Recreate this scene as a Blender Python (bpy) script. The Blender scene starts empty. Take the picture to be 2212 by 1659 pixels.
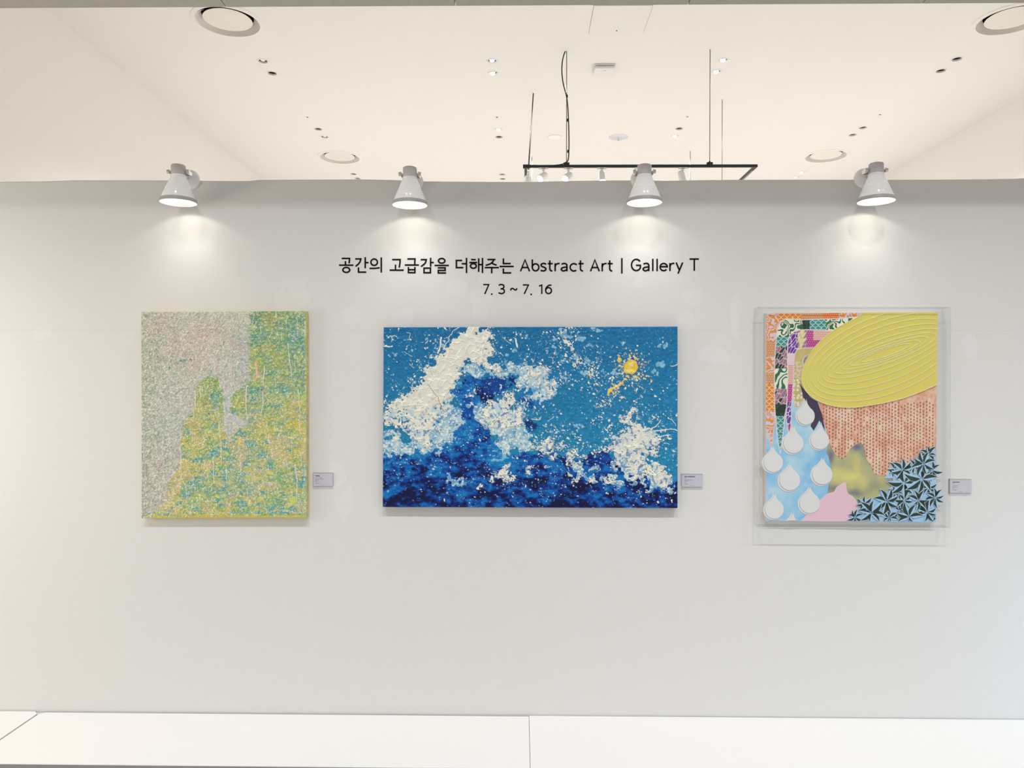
import bpy, bmesh, math, random
import numpy as np
from mathutils import Vector, Matrix
from mathutils.geometry import delaunay_2d_cdt

SC = bpy.context.scene
COL = SC.collection
PI = math.pi

# ------------------------------------------------------------------ camera, world, light, exposure
FPX, CU, CV = 1600.0, 1106.0, 829.5
CAMZ = 1.60
DIST = 3.265                                   # camera to the face of the exhibition wall
YAW, ROLL = math.radians(0.8), 0.00205
EYE = Vector((0.0, -DIST, CAMZ))
R0 = Vector((math.cos(YAW), math.sin(YAW), 0)); U0 = Vector((0, 0, 1))
FW = Vector((-math.sin(YAW), math.cos(YAW), 0))
RT = R0 * math.cos(ROLL) + U0 * math.sin(ROLL)
UP = -R0 * math.sin(ROLL) + U0 * math.cos(ROLL)
cam_data = bpy.data.cameras.new('camera'); cam_data.sensor_width = 36.0
cam_data.lens = 36.0 * FPX / 2212.0; cam_data.clip_start = 0.05; cam_data.clip_end = 100
cam = bpy.data.objects.new('camera', cam_data); COL.objects.link(cam)
m = Matrix((RT, UP, -FW)).transposed().to_4x4(); m.translation = EYE
cam.matrix_world = m
SC.camera = cam

SC.view_settings.view_transform = 'Standard'; SC.view_settings.look = 'None'
SC.view_settings.exposure = 0.0; SC.view_settings.gamma = 1.0
SC.view_settings.use_curve_mapping = False

W_ = bpy.data.worlds.new('World'); SC.world = W_; W_.use_nodes = True
bg = W_.node_tree.nodes['Background']
bg.inputs[0].default_value = (1.0, 0.955, 0.90, 1); bg.inputs[1].default_value = 0.57

HC = 3.0                                       # ceiling above the eye
ZC = CAMZ + HC

def lamp(name, kind, loc, aim, energy, color, **kw):
    d = bpy.data.lights.new(name, kind); d.energy = energy; d.color = color
    for k, v in kw.items(): setattr(d, k, v)
    o = bpy.data.objects.new(name, d); COL.objects.link(o); o.location = loc
    v = Vector(aim) - Vector(loc)
    o.rotation_euler = v.to_track_quat('-Z', 'Y').to_euler()
    return o

# suspended track spots of the hall in front of the exhibition wall
for x, e in ((-3.3, 105), (-1.35, 110), (0.05, 95), (1.25, 120), (2.75, 130), (4.2, 110)):
    lamp('hall_spot', 'SPOT', (x, -2.5, CAMZ + 2.76), (x * 0.9, -0.3, -0.2), e * 1.31, (0.955, 0.985, 1.0),
         spot_size=math.radians(69), spot_blend=0.9, shadow_soft_size=0.05)
# downlights of the hall behind the exhibition wall
for x, e in ((-1.7, 300), (0.1, 98), (2.0, 95), (3.7, 280)):
    for y in (3.9, 6.4, 9.4):
        lamp('hall_downlight', 'SPOT', (x, y, ZC - 0.03), (x, y, 0), e, (1.0, 0.97, 0.935),
             spot_size=math.radians(135), spot_blend=0.6, shadow_soft_size=0.06)
# unseen lamps for the wall's warm tint at left, cool tint at lower right
lamp('unseen_warm_lamp', 'SPOT', (-3.35, -1.0, 1.55), (-2.6, 0.0, 1.3), 50, (1.0, 0.91, 0.77),
     spot_size=math.radians(170), spot_blend=0.8, shadow_soft_size=0.3)
lamp('unseen_cool_lamp', 'SPOT', (3.1, -0.75, 0.5), (2.4, 0.0, 0.42), 14, (0.36, 0.66, 1.0),
     spot_size=math.radians(105), spot_blend=1.0, shadow_soft_size=0.25)

# ------------------------------------------------------------------ projection helpers
def ray(u, v):
    return FW + RT * ((u - CU) / FPX) + UP * ((CV - v) / FPX)

def P(u, v, y=0.0):
    """point of the vertical plane y seen at photograph position u, v"""
    d = ray(u, v); return EYE + d * ((y - EYE.y) / d.y)

def Q(u, v, z):
    """point of the horizontal plane z seen at photograph position u, v"""
    d = ray(u, v); return EYE + d * ((z - EYE.z) / d.z)

# ------------------------------------------------------------------ materials
def lin(c):
    return tuple(((x / 255.0) / 12.92 if x / 255.0 <= 0.04045 else ((x / 255.0 + 0.055) / 1.055) ** 2.4) for x in c)

def mat(name, col, rough=0.6, metal=0.0, spec=0.5, noise=0.0, nscale=40.0, bump=0.0, bscale=200.0, bdist=0.002, emit=None, estr=0.0, coat=0.0):
    m = bpy.data.materials.new(name); m.use_nodes = True
    nt = m.node_tree; b = nt.nodes['Principled BSDF']
    b.inputs['Base Color'].default_value = (*col, 1); b.inputs['Roughness'].default_value = rough
    b.inputs['Metallic'].default_value = metal; b.inputs['Specular IOR Level'].default_value = spec
    b.inputs['Coat Weight'].default_value = coat
    tc = nt.nodes.new('ShaderNodeTexCoord')
    if noise:
        n = nt.nodes.new('ShaderNodeTexNoise'); n.inputs['Scale'].default_value = nscale; n.inputs['Detail'].default_value = 4
        nt.links.new(tc.outputs['Object'], n.inputs['Vector'])
        mx = nt.nodes.new('ShaderNodeMix'); mx.data_type = 'RGBA'
        mx.inputs[6].default_value = (*[c * (1 - noise) for c in col], 1); mx.inputs[7].default_value = (*[min(1, c * (1 + noise)) for c in col], 1)
        nt.links.new(n.outputs['Fac'], mx.inputs[0]); nt.links.new(mx.outputs[2], b.inputs['Base Color'])
    if bump:
        n2 = nt.nodes.new('ShaderNodeTexNoise'); n2.inputs['Scale'].default_value = bscale; n2.inputs['Detail'].default_value = 3
        nt.links.new(tc.outputs['Object'], n2.inputs['Vector'])
        bp = nt.nodes.new('ShaderNodeBump'); bp.inputs['Strength'].default_value = bump; bp.inputs['Distance'].default_value = bdist
        nt.links.new(n2.outputs['Fac'], bp.inputs['Height']); nt.links.new(bp.outputs['Normal'], b.inputs['Normal'])
    if emit:
        b.inputs['Emission Color'].default_value = (*emit, 1); b.inputs['Emission Strength'].default_value = estr
    return m

def paint_mat(name, rough=0.45, spec=0.4):
    m = bpy.data.materials.new(name); m.use_nodes = True
    nt = m.node_tree; b = nt.nodes['Principled BSDF']
    b.inputs['Roughness'].default_value = rough; b.inputs['Specular IOR Level'].default_value = spec
    a = nt.nodes.new('ShaderNodeAttribute'); a.attribute_name = 'pigment'
    nt.links.new(a.outputs['Color'], b.inputs['Base Color'])
    return m

def acrylic_mat(name, tint=(0.985, 0.988, 0.988), refl=1.0):
    m = bpy.data.materials.new(name); m.use_nodes = True
    nt = m.node_tree; nt.nodes.remove(nt.nodes['Principled BSDF'])
    out = nt.nodes['Material Output']
    t = nt.nodes.new('ShaderNodeBsdfTransparent'); t.inputs[0].default_value = (*tint, 1)
    g = nt.nodes.new('ShaderNodeBsdfGlossy'); g.inputs['Roughness'].default_value = 0.02
    fr = nt.nodes.new('ShaderNodeLayerWeight'); fr.inputs[0].default_value = 0.5
    pw = nt.nodes.new('ShaderNodeMath'); pw.operation = 'POWER'; pw.inputs[1].default_value = 5.0
    nt.links.new(fr.outputs['Facing'], pw.inputs[0])
    mt = nt.nodes.new('ShaderNodeMath'); mt.operation = 'MULTIPLY_ADD'; mt.inputs[1].default_value = 0.6 * refl; mt.inputs[2].default_value = 0.025 * refl
    mx = nt.nodes.new('ShaderNodeMixShader')
    nt.links.new(pw.outputs[0], mt.inputs[0]); nt.links.new(mt.outputs[0], mx.inputs[0])
    nt.links.new(t.outputs[0], mx.inputs[1]); nt.links.new(g.outputs[0], mx.inputs[2]); nt.links.new(mx.outputs[0], out.inputs[0])
    return m

def edge_mat(name, fac, col=(0.95, 0.96, 0.97)):
    m = bpy.data.materials.new(name); m.use_nodes = True
    nt = m.node_tree; b = nt.nodes['Principled BSDF']; out = nt.nodes['Material Output']
    b.inputs['Base Color'].default_value = (*col, 1); b.inputs['Roughness'].default_value = 0.15
    t = nt.nodes.new('ShaderNodeBsdfTransparent'); mx = nt.nodes.new('ShaderNodeMixShader'); mx.inputs[0].default_value = fac
    nt.links.new(t.outputs[0], mx.inputs[1]); nt.links.new(b.outputs[0], mx.inputs[2]); nt.links.new(mx.outputs[0], out.inputs[0])
    return m

M = {}
M['ceiling'] = mat('ceiling_paint', (0.82, 0.80, 0.77), 0.9, noise=0.01, nscale=3)
M['side_wall'] = mat('side_wall_paint', (0.89, 0.868, 0.835), 0.9, noise=0.01, nscale=3)
M['floor'] = mat('floor_stone', (0.74, 0.73, 0.715), 0.5, noise=0.03, nscale=6)
M['fascia'] = mat('fascia_board', (0.50, 0.465, 0.41), 0.9, noise=0.10, nscale=30, bump=0.2, bscale=400)
M['dark_gap'] = mat('dark_gap', (0.02, 0.018, 0.015), 0.9)
M['white_gloss'] = mat('white_enamel', (0.95, 0.945, 0.95), 0.22, spec=0.5, coat=0.3)
M['shaded_cap'] = mat('shaded_grey_white_enamel', (0.60, 0.585, 0.585), 0.35)  # grey-white lamp cap, its colour darkened for the shadow on it
M['band'] = mat('light_grey_band', (0.44, 0.43, 0.43), 0.35)
M['chrome'] = mat('nickel_metal', (0.72, 0.70, 0.68), 0.22, metal=1.0)
M['bulb'] = mat('lit_bulb', (1, 1, 1), 0.4, emit=(1.0, 0.965, 0.90), estr=9.0)
M['black'] = mat('black_metal', (0.012, 0.011, 0.011), 0.45)
M['black_cable'] = mat('black_cable', (0.010, 0.010, 0.010), 0.6)
M['rod'] = mat('steel_rod', (0.30, 0.26, 0.24), 0.35, metal=0.6)
M['white_plastic'] = mat('white_plastic', (0.80, 0.785, 0.76), 0.5)
M['lens_off'] = mat('frosted_lens', (0.92, 0.92, 0.92), 0.3)
M['lens_on'] = mat('glowing_lens', (1, 1, 1), 0.3, emit=(0.95, 1.0, 1.0), estr=14.0)
M['lens_glow'] = mat('softly_glowing_lens', (1, 1, 1), 0.3, emit=(1.0, 1.0, 1.0), estr=0.9)
M['reflector'] = mat('grey_reflector', (0.72, 0.72, 0.76), 0.35, metal=0.2)
M['vent'] = mat('vent_enamel', (0.80, 0.765, 0.70), 0.6)
M['vent_cone'] = mat('vent_cone_enamel', (0.68, 0.65, 0.59), 0.6)
M['platform'] = mat('white_laminate', (0.94, 0.93, 0.925), 0.35, noise=0.006, nscale=5)
M['platform_side'] = mat('grey_kick_panel', (0.30, 0.29, 0.29), 0.6, noise=0.1, nscale=20)
M['vinyl'] = mat('black_vinyl', (0.004, 0.003, 0.004), 0.7, spec=0.15)
M['card'] = mat('lilac_grey_card', (0.66, 0.645, 0.73), 0.6)
M['ink'] = mat('card_ink', (0.10, 0.08, 0.14), 0.7)
M['ink_pale'] = mat('card_ink_pale', (0.30, 0.28, 0.38), 0.7)
M['acrylic'] = acrylic_mat('clear_acrylic')
M['acrylic_edge'] = edge_mat('acrylic_edge', 0.38, (1, 1, 1))
M['acrylic_edge_dim'] = edge_mat('acrylic_edge_dim', 0.16)
M['paint'] = paint_mat('impasto_paint', 0.55, 0.3)
M['glossy_paint'] = paint_mat('glossy_impasto_paint', 0.36, 0.5)
M['gouache'] = paint_mat('gouache_paint', 0.6, 0.3)
M['hatch_line'] = mat('hatch_joint', (0.45, 0.42, 0.38), 0.9)

# the exhibition wall: rolled paint, one faint board joint, a few lighter filler patches
def wall_material():
    m = bpy.data.materials.new('rolled_wall_paint'); m.use_nodes = True
    nt = m.node_tree; N = nt.nodes; L = nt.links; b = N['Principled BSDF']
    b.inputs['Roughness'].default_value = 0.75; b.inputs['Specular IOR Level'].default_value = 0.25
    tc = N.new('ShaderNodeTexCoord')
    base, patch = (0.795, 0.79, 0.775, 1), (0.84, 0.835, 0.825, 1)
    sx = N.new('ShaderNodeSeparateXYZ'); L.new(tc.outputs['Object'], sx.inputs[0])
    def math_(op, a, bb, cc=None):
        q = N.new('ShaderNodeMath'); q.operation = op
        for i, v in enumerate((a, bb) if cc is None else (a, bb, cc)):
            if isinstance(v, (int, float)): q.inputs[i].default_value = v
            else: L.new(v, q.inputs[i])
        return q.outputs[0]
    n = N.new('ShaderNodeTexNoise'); n.inputs['Scale'].default_value = 11; n.inputs['Detail'].default_value = 3
    L.new(tc.outputs['Object'], n.inputs['Vector'])
    dz = math_('ABSOLUTE', math_('SUBTRACT', sx.outputs['Z'], 1.85), 0)
    band = N.new('ShaderNodeMapRange'); band.inputs[1].default_value = 0.38; band.inputs[2].default_value = 0.2
    L.new(dz, band.inputs[0])
    # dried filler daubs along the old hanging line
    best = None
    for u, v, ru, rv in ((628, 640, 34, 40), (756, 692, 30, 26), (872, 690, 34, 22), (1050, 600, 26, 30), (990, 620, 24, 18), (1112, 595, 12, 12), (1040, 650, 30, 40), (1376, 616, 14, 10), (1480, 690, 22, 26), (1590, 685, 14, 46), (1540, 770, 40, 22), (745, 1080, 22, 50), (725, 1040, 24, 40), (1500, 640, 30, 20), (2095, 745, 20, 24), (90, 722, 22, 12)):
        c = P(u, v); k = P(u + ru, v).x - c.x; kz = c.z - P(u, v + rv).z
        ex = math_('POWER', math_('DIVIDE', math_('SUBTRACT', sx.outputs['X'], c.x), k), 2.0); ez = math_('POWER', math_('DIVIDE', math_('SUBTRACT', sx.outputs['Z'], c.z), kz), 2.0)
        d = math_('ADD', ex, ez); best = d if best is None else math_('MINIMUM', best, d)
    fac_r = N.new('ShaderNodeMapRange'); fac_r.inputs[1].default_value = 1.05; fac_r.inputs[2].default_value = 0.75
    L.new(math_('MULTIPLY_ADD', n.outputs['Fac'], 4.4, math_('SUBTRACT', best, 2.1)), fac_r.inputs[0])
    fac = math_('MULTIPLY', fac_r.outputs[0], 0.6)
    mx = N.new('ShaderNodeMix'); mx.data_type = 'RGBA'; mx.inputs[6].default_value = base; mx.inputs[7].default_value = patch
    L.new(fac, mx.inputs[0])
    zs = P(150, 712.5).z
    seam = math_('LESS_THAN', math_('ABSOLUTE', math_('SUBTRACT', sx.outputs['Z'], zs), 0), 0.0010)
    gap = N.new('ShaderNodeTexNoise'); gap.inputs['Scale'].default_value = 1.3
    L.new(tc.outputs['Object'], gap.inputs['Vector'])
    seam = math_('MULTIPLY', seam, math_('MULTIPLY', gap.outputs['Fac'], 0.22))
    mx2 = N.new('ShaderNodeMix'); mx2.data_type = 'RGBA'; mx2.inputs[7].default_value = (0.35, 0.34, 0.33, 1)
    L.new(seam, mx2.inputs[0]); L.new(mx.outputs[2], mx2.inputs[6]); L.new(mx2.outputs[2], b.inputs['Base Color'])
    n2 = N.new('ShaderNodeTexNoise'); n2.inputs['Scale'].default_value = 170; n2.inputs['Detail'].default_value = 3
    L.new(tc.outputs['Object'], n2.inputs['Vector'])
    n3 = N.new('ShaderNodeTexVoronoi'); n3.inputs['Scale'].default_value = 9; n3.feature = 'F1'
    L.new(tc.outputs['Object'], n3.inputs['Vector'])
    pim = N.new('ShaderNodeMapRange'); pim.inputs[1].default_value = 0.035; pim.inputs[2].default_value = 0.0
    L.new(n3.outputs['Distance'], pim.inputs[0])
    h = math_('ADD', n2.outputs['Fac'], math_('MULTIPLY', math_('MULTIPLY', pim.outputs[0], band.outputs[0]), 1.5))
    bp = N.new('ShaderNodeBump'); bp.inputs['Strength'].default_value = 0.5; bp.inputs['Distance'].default_value = 0.0016
    L.new(h, bp.inputs['Height']); L.new(bp.outputs['Normal'], b.inputs['Normal'])
    return m
M['wall'] = wall_material()

# ------------------------------------------------------------------ object helpers
def mesh_obj(name, bm, m, parent=None, smooth=False, sharp=None):
    me = bpy.data.meshes.new(name)
    bmesh.ops.recalc_face_normals(bm, faces=bm.faces)
    if smooth:
        for f in bm.faces: f.smooth = True
        if sharp is not None:
            for e in bm.edges:
                if len(e.link_faces) == 2 and e.calc_face_angle(0) > sharp: e.smooth = False
    bm.to_mesh(me); bm.free()
    for x in (m if isinstance(m, (list, tuple)) else [m]): me.materials.append(x)
    o = bpy.data.objects.new(name, me); COL.objects.link(o)
    if parent is not None: o.parent = parent
    return o

def tag(o, label=None, cat=None, group=None, kind=None):
    if label: o['label'] = label
    if cat: o['category'] = cat
    if group: o['group'] = group
    if kind: o['kind'] = kind
    return o

def thing(name, label, cat, loc=(0, 0, 0), group=None, world=False):
    """an Empty at a thing's base; world=True: the parts are drawn in world coordinates"""
    o = bpy.data.objects.new(name, None); COL.objects.link(o); o.location = loc; o.empty_display_size = 0.05
    if world: SHIFT[o.name] = True
    return tag(o, label, cat, group)
SHIFT = {}

def part(name, bm, m, parent, smooth=False, sharp=None):
    p = parent
    top = p
    while top.parent is not None: top = top.parent
    if SHIFT.get(top.name):
        bmesh.ops.translate(bm, verts=bm.verts, vec=-top.location)
    return mesh_obj(name, bm, m, p, smooth, sharp)

def copy_tree(o, parent=None):
    c = o.copy(); COL.objects.link(c)
    if parent is not None: c.parent = parent
    for ch in list(o.children): copy_tree(ch, c)
    return c

def box(bm, lo, hi):
    vs = [bm.verts.new((x, y, z)) for x in (lo[0], hi[0]) for y in (lo[1], hi[1]) for z in (lo[2], hi[2])]
    for a in ((0, 1, 3, 2), (4, 6, 7, 5), (0, 4, 5, 1), (2, 3, 7, 6), (0, 2, 6, 4), (1, 5, 7, 3)): bm.faces.new([vs[i] for i in a])
    return vs

def bbox(lo, hi, bev=0.0, seg=2):
    bm = bmesh.new(); box(bm, lo, hi)
    if bev: bmesh.ops.bevel(bm, geom=list(bm.edges), offset=bev, segments=seg, affect='EDGES', profile=0.5)
    return bm

def lathe(bm, prof, seg=40, c=(0, 0, 0), a0=0.0, a1=2 * PI, closed=False, mi=0):
    """revolve (r, z) about a vertical axis through c"""
    full = abs(a1 - a0 - 2 * PI) < 1e-6
    n = seg if full else seg + 1
    rings = []
    for r, z in prof:
        if r < 1e-7:
            rings.append([bm.verts.new((c[0], c[1], c[2] + z))])
        else:
            rings.append([bm.verts.new((c[0] + r * math.cos(a0 + (a1 - a0) * k / seg), c[1] + r * math.sin(a0 + (a1 - a0) * k / seg), c[2] + z)) for k in range(n)])
    pairs = list(zip(rings[:-1], rings[1:]))
    if closed: pairs.append((rings[-1], rings[0]))
    for A, B in pairs:
        for k in range(seg):
            k2 = (k + 1) % n
            q = []
            for v in ((A[k] if len(A) > 1 else A[0]), (A[k2] if len(A) > 1 else A[0]), (B[k2] if len(B) > 1 else B[0]), (B[k] if len(B) > 1 else B[0])):
                if v not in q: q.append(v)
            if len(q) >= 3:
                f = bm.faces.new(q); f.material_index = mi
    return bm

def tube(bm, pts, r, seg=10, caps=True):
    pts = [Vector(p) for p in pts]
    rings = []; ref = None
    for i, p in enumerate(pts):
        t = (pts[min(i + 1, len(pts) - 1)] - pts[max(i - 1, 0)]).normalized()
        if ref is None: ref = t.orthogonal().normalized()
        ref = (ref - t * ref.dot(t)).normalized(); b = t.cross(ref)
        rr = r[i] if isinstance(r, (list, tuple)) else r
        rings.append([bm.verts.new(p + (ref * math.cos(2 * PI * k / seg) + b * math.sin(2 * PI * k / seg)) * rr) for k in range(seg)])
    for A, B in zip(rings[:-1], rings[1:]):
        for k in range(seg): bm.faces.new((A[k], A[(k + 1) % seg], B[(k + 1) % seg], B[k]))
    if caps: bm.faces.new(rings[0][::-1]); bm.faces.new(rings[-1])
    return bm

def smooth_line(pts, n=10):
    pts = [Vector(p) for p in pts]; out = []
    for i in range(len(pts) - 1):
        p0, p1, p2, p3 = pts[max(i - 1, 0)], pts[i], pts[i + 1], pts[min(i + 2, len(pts) - 1)]
        for k in range(n):
            t = k / n
            out.append(0.5 * ((2 * p1) + (p2 - p0) * t + (2 * p0 - 5 * p1 + 4 * p2 - p3) * t * t + (3 * p1 - p0 - 3 * p2 + p3) * t ** 3))
    out.append(pts[-1]); return out

# ------------------------------------------------------------------ the setting
tops = [(-700, 393), (-200, 393), (0, 392.5), (110, 391), (160, 389), (300, 389), (420, 390), (500, 390.8), (538, 390.6), (558, 388.4), (640, 387.8), (700, 387.5),
        (780, 387.2), (850, 388.5), (900, 391.2), (960, 391.8), (1060, 392.5), (1140, 392.8), (1180, 391.8), (1250, 390.3), (1330, 389.2), (1400, 389.5), (1440, 390.3),
        (1500, 389), (1600, 388), (1750, 387.8), (1900, 388), (2050, 387.6), (2140, 386.8), (2185, 386), (2212, 384.6), (2400, 383.5), (2900, 381)]
bm = bmesh.new(); TW = 0.09
prof = [P(u, v) for u, v in tops]
fb = [bm.verts.new((p.x, 0, 0)) for p in prof]; ft = [bm.verts.new((p.x, 0, p.z - 0.003)) for p in prof]
f2 = [bm.verts.new((p.x, 0.003, p.z)) for p in prof]
bt = [bm.verts.new((p.x, TW, p.z)) for p in prof]; bb = [bm.verts.new((p.x, TW, 0)) for p in prof]
for A, B in ((fb, ft), (ft, f2), (f2, bt), (bt, bb), (bb, fb)):
    for k in range(len(prof) - 1): bm.faces.new((A[k], A[k + 1], B[k + 1], B[k]))
bm.faces.new([fb[0], ft[0], f2[0], bt[0], bb[0]]); bm.faces.new([fb[-1], ft[-1], f2[-1], bt[-1], bb[-1]])
tag(mesh_obj('wall_back', bm, M['wall']), kind='structure')
WALLTOP = P(1106, 391).z

bm = bbox((-9, -9, -0.1), (10, 16, 0.0)); tag(mesh_obj('floor', bm, M['floor']), kind='structure')

# side walls of the hall behind, met by the ceiling
XL = Q(130, 45, ZC).x; XR = Q(2212, 205, ZC).x
bm = bbox((XL - 0.15, 0.35, 0), (XL, 16, ZC + 0.0)); tag(mesh_obj('wall_left', bm, M['side_wall']), kind='structure')
bm = bbox((XR, 0.35, 0), (XR + 0.15, 16, ZC + 0.0)); tag(mesh_obj('wall_right', bm, M['side_wall']), kind='structure')

# fascia board hanging above, just inside the top of the frame
FY = -0.64; FZ = P(1106, 12, FY).z
bm = bmesh.new()
jx = [Q(u, 5, FZ).x for u in (481, 983, 1488, 1994)]
step = jx[1] - jx[0]
jx = [jx[0] - 3 * step, jx[0] - 2 * step, jx[0] - step] + jx + [jx[-1] + step, jx[-1] + 2 * step, jx[-1] + 3 * step]
for a, b in zip(jx[:-1], jx[1:]): box(bm, (a + 0.0016, FY - 0.06, FZ), (b - 0.0016, FY, FZ + 0.5))
box(bm, (jx[0], FY - 0.045, FZ + 0.012), (jx[-1], FY - 0.015, FZ + 0.49))
tag(mesh_obj('trim_1', bm, M['fascia']), kind='structure')

# ------------------------------------------------------------------ what is let into the ceiling
DOWN = [  # u, v, look, label
 (568, 132, 'half', 'recessed ceiling downlight, nearer of the pair just right of the big left round vent'),
 (588, 158.5, 'dark', 'recessed ceiling downlight, farther of the pair just right of the big left round vent'),
 (1063, 132, 'bulb', 'recessed downlight with white bulb showing, nearer of the pair left of the hanging cable loop'),
 (1065.5, 158.5, 'side', 'recessed downlight mostly white inside, farther of the pair left of the hanging cable loop'),
 (1562, 130.5, 'lit', 'recessed downlight glowing white, nearer of the pair right of the tall front suspension rod'),
 (1547.5, 155.5, 'lit', 'recessed downlight glowing white, farther of the pair right of the tall front suspension rod'),
 (2067, 127.5, 'dark', 'recessed ceiling downlight, nearer of the pair below the cut-off right round vent'),
 (2032.5, 153, 'dark', 'recessed ceiling downlight, farther of the pair below the cut-off right round vent'),
 (687.5, 279, 'dark', 'recessed ceiling downlight, nearer of the pair just before the small left round vent'),
 (701.5, 295.5, 'half', 'recessed ceiling downlight, farther of the pair just before the small left round vent'),
 (1076.5, 280, 'lit', 'recessed downlight glowing white, nearer of the middle pair left of the black leaning cable'),
 (1078, 296, 'dark', 'dark recessed downlight, farther of the middle pair left of the black leaning cable'),
 (1467, 278, 'dark', 'dark recessed downlight, nearer of the pair right of the round sprinkler plate'),
 (1458, 294, 'lit', 'recessed downlight glowing white, farther of the pair right of the round sprinkler plate'),
 (1864, 276, 'dark', 'recessed ceiling downlight, nearer of the pair just before the small right round vent'),
 (1842, 291.5, 'dark', 'recessed ceiling downlight, farther of the pair just before the small right round vent'),
 (763.5, 376, 'dark', 'tiny far downlight, nearer of the pair beyond the small left round vent'),
 (772, 385.6, 'dark', 'tiny far downlight at the wall top, farther of the pair beyond the small left vent'),
 (1085, 377, 'dark', 'tiny far downlight, nearer of the pair left of the black track end'),
 (1085.5, 386.6, 'dark', 'tiny far downlight at the wall top, farther of the pair left of the track'),
 (1732, 373, 'lit', 'tiny far downlight, nearer of the pair beyond the small right round vent'),
 (1719, 382.6, 'lit', 'tiny far downlight at the wall top, farther of the pair beyond the small right vent'),
]
VENT = [
 (492, 46, 'large round white ceiling air vent with dark slot, left side by the fascia'),
 (2186, 42, 'large round white ceiling air vent cut off by the right picture edge'),
 (734, 340, 'small far round white ceiling air vent above the two left wall lamps'),
 (1784, 337, 'small far round white ceiling air vent above the rightmost wall lamp'),
]
PIN = [(664, 253, 'tiny ceiling sprinkler pin above the small left round vent'), (1073.5, 253, 'tiny ceiling sprinkler pin left of the black leaning cable'),
       (1485, 252, 'tiny ceiling sprinkler pin left of the tall front suspension rod'), (1901, 247.5, 'tiny ceiling sprinkler pin above the rightmost wall lamp')]
holes = [(Q(u, v, ZC), 0.043) for u, v, _, _ in DOWN] + [(Q(u, v, ZC), 0.252) for u, v, _ in VENT] + [(Q(u, v, ZC), 0.012) for u, v, _ in PIN]

xs = [-9.0, 10.0]; ys = [-9.0, 16.0]
verts = [(xs[0], ys[0]), (xs[1], ys[0]), (xs[1], ys[1]), (xs[0], ys[1])]; edges = [(0, 1), (1, 2), (2, 3), (3, 0)]; faces = [[0, 1, 2, 3]]
for c, r in holes:
    n = 20 if r < 0.02 else (32 if r < 0.1 else 72); s = len(verts)
    verts += [(c.x + r * math.cos(2 * PI * k / n), c.y + r * math.sin(2 * PI * k / n)) for k in range(n)]
    edges += [(s + k, s + (k + 1) % n) for k in range(n)]
vo, eo, fo, *_ = delaunay_2d_cdt([Vector(v) for v in verts], edges, [], 0, 1e-6)
bm = bmesh.new()
bv = [bm.verts.new((v.x, v.y, ZC)) for v in vo]
for f in fo:
    cx_ = sum((vo[i].x for i in f)) / len(f); cy_ = sum((vo[i].y for i in f)) / len(f)
    if any((cx_ - c.x) ** 2 + (cy_ - c.y) ** 2 < (r * 0.98) ** 2 for c, r in holes): continue
    bm.faces.new([bv[i] for i in f])
# the void above it
box(bm, (xs[0], ys[0], ZC + 0.35), (xs[1], ys[1], ZC + 0.40))
tag(mesh_obj('ceiling', bm, M['ceiling']), kind='structure')

def make_downlight(look):
    t = thing('downlight', '', 'ceiling light', (0, 0, 0), 'recessed ceiling downlights')
    b = bmesh.new(); lathe(b, [(0.0425, 0.0), (0.0425, -0.003), (0.054, -0.0035), (0.056, -0.0005)], 40); part('trim_ring', b, M['ceiling'], t, True, 0.6)
    b = bmesh.new(); lathe(b, [(0.0425, -0.002), (0.040, 0.012)], 40); part('reflector', b, M['reflector'], t, True)
    b = bmesh.new(); lathe(b, [(0.0401, 0.012), (0.0401, 0.07), (0, 0.07)], 40); part('housing', b, M['black'], t, True, 0.6)
    b = bmesh.new(); mtl = M['lens_off']
    if look == 'dark': lathe(b, [(0, 0.03), (0.026, 0.03), (0.026, 0.045), (0, 0.045)], 32)
    else:
        lathe(b, [(0, -0.006), (0.016, -0.004), (0.026, 0.0), (0.026, 0.02), (0, 0.02)], 32)
        ang, off = {'half': (0.35, (0, -0.008, 0.013)), 'bulb': (0.9, (0, -0.004, 0.015)), 'side': (1.0, (-0.006, 0.010, 0.014)), 'lit': (1.0, (0, 0.006, 0.012))}[look]
        # tipped towards the front of the hall
        bmesh.ops.transform(b, matrix=Matrix.Translation(off) @ Matrix.Rotation(-ang, 4, 'X'), verts=b.verts)
        if look != 'half': mtl = M['lens_glow']
    part('lens', b, mtl, t, True, 0.7)
    return t
proto = {}
for u, v, look, label in DOWN:
    if look not in proto: o = proto[look] = make_downlight(look)
    else: o = copy_tree(proto[look])
    o['label'] = label; o.location = Q(u, v, ZC)

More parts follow.
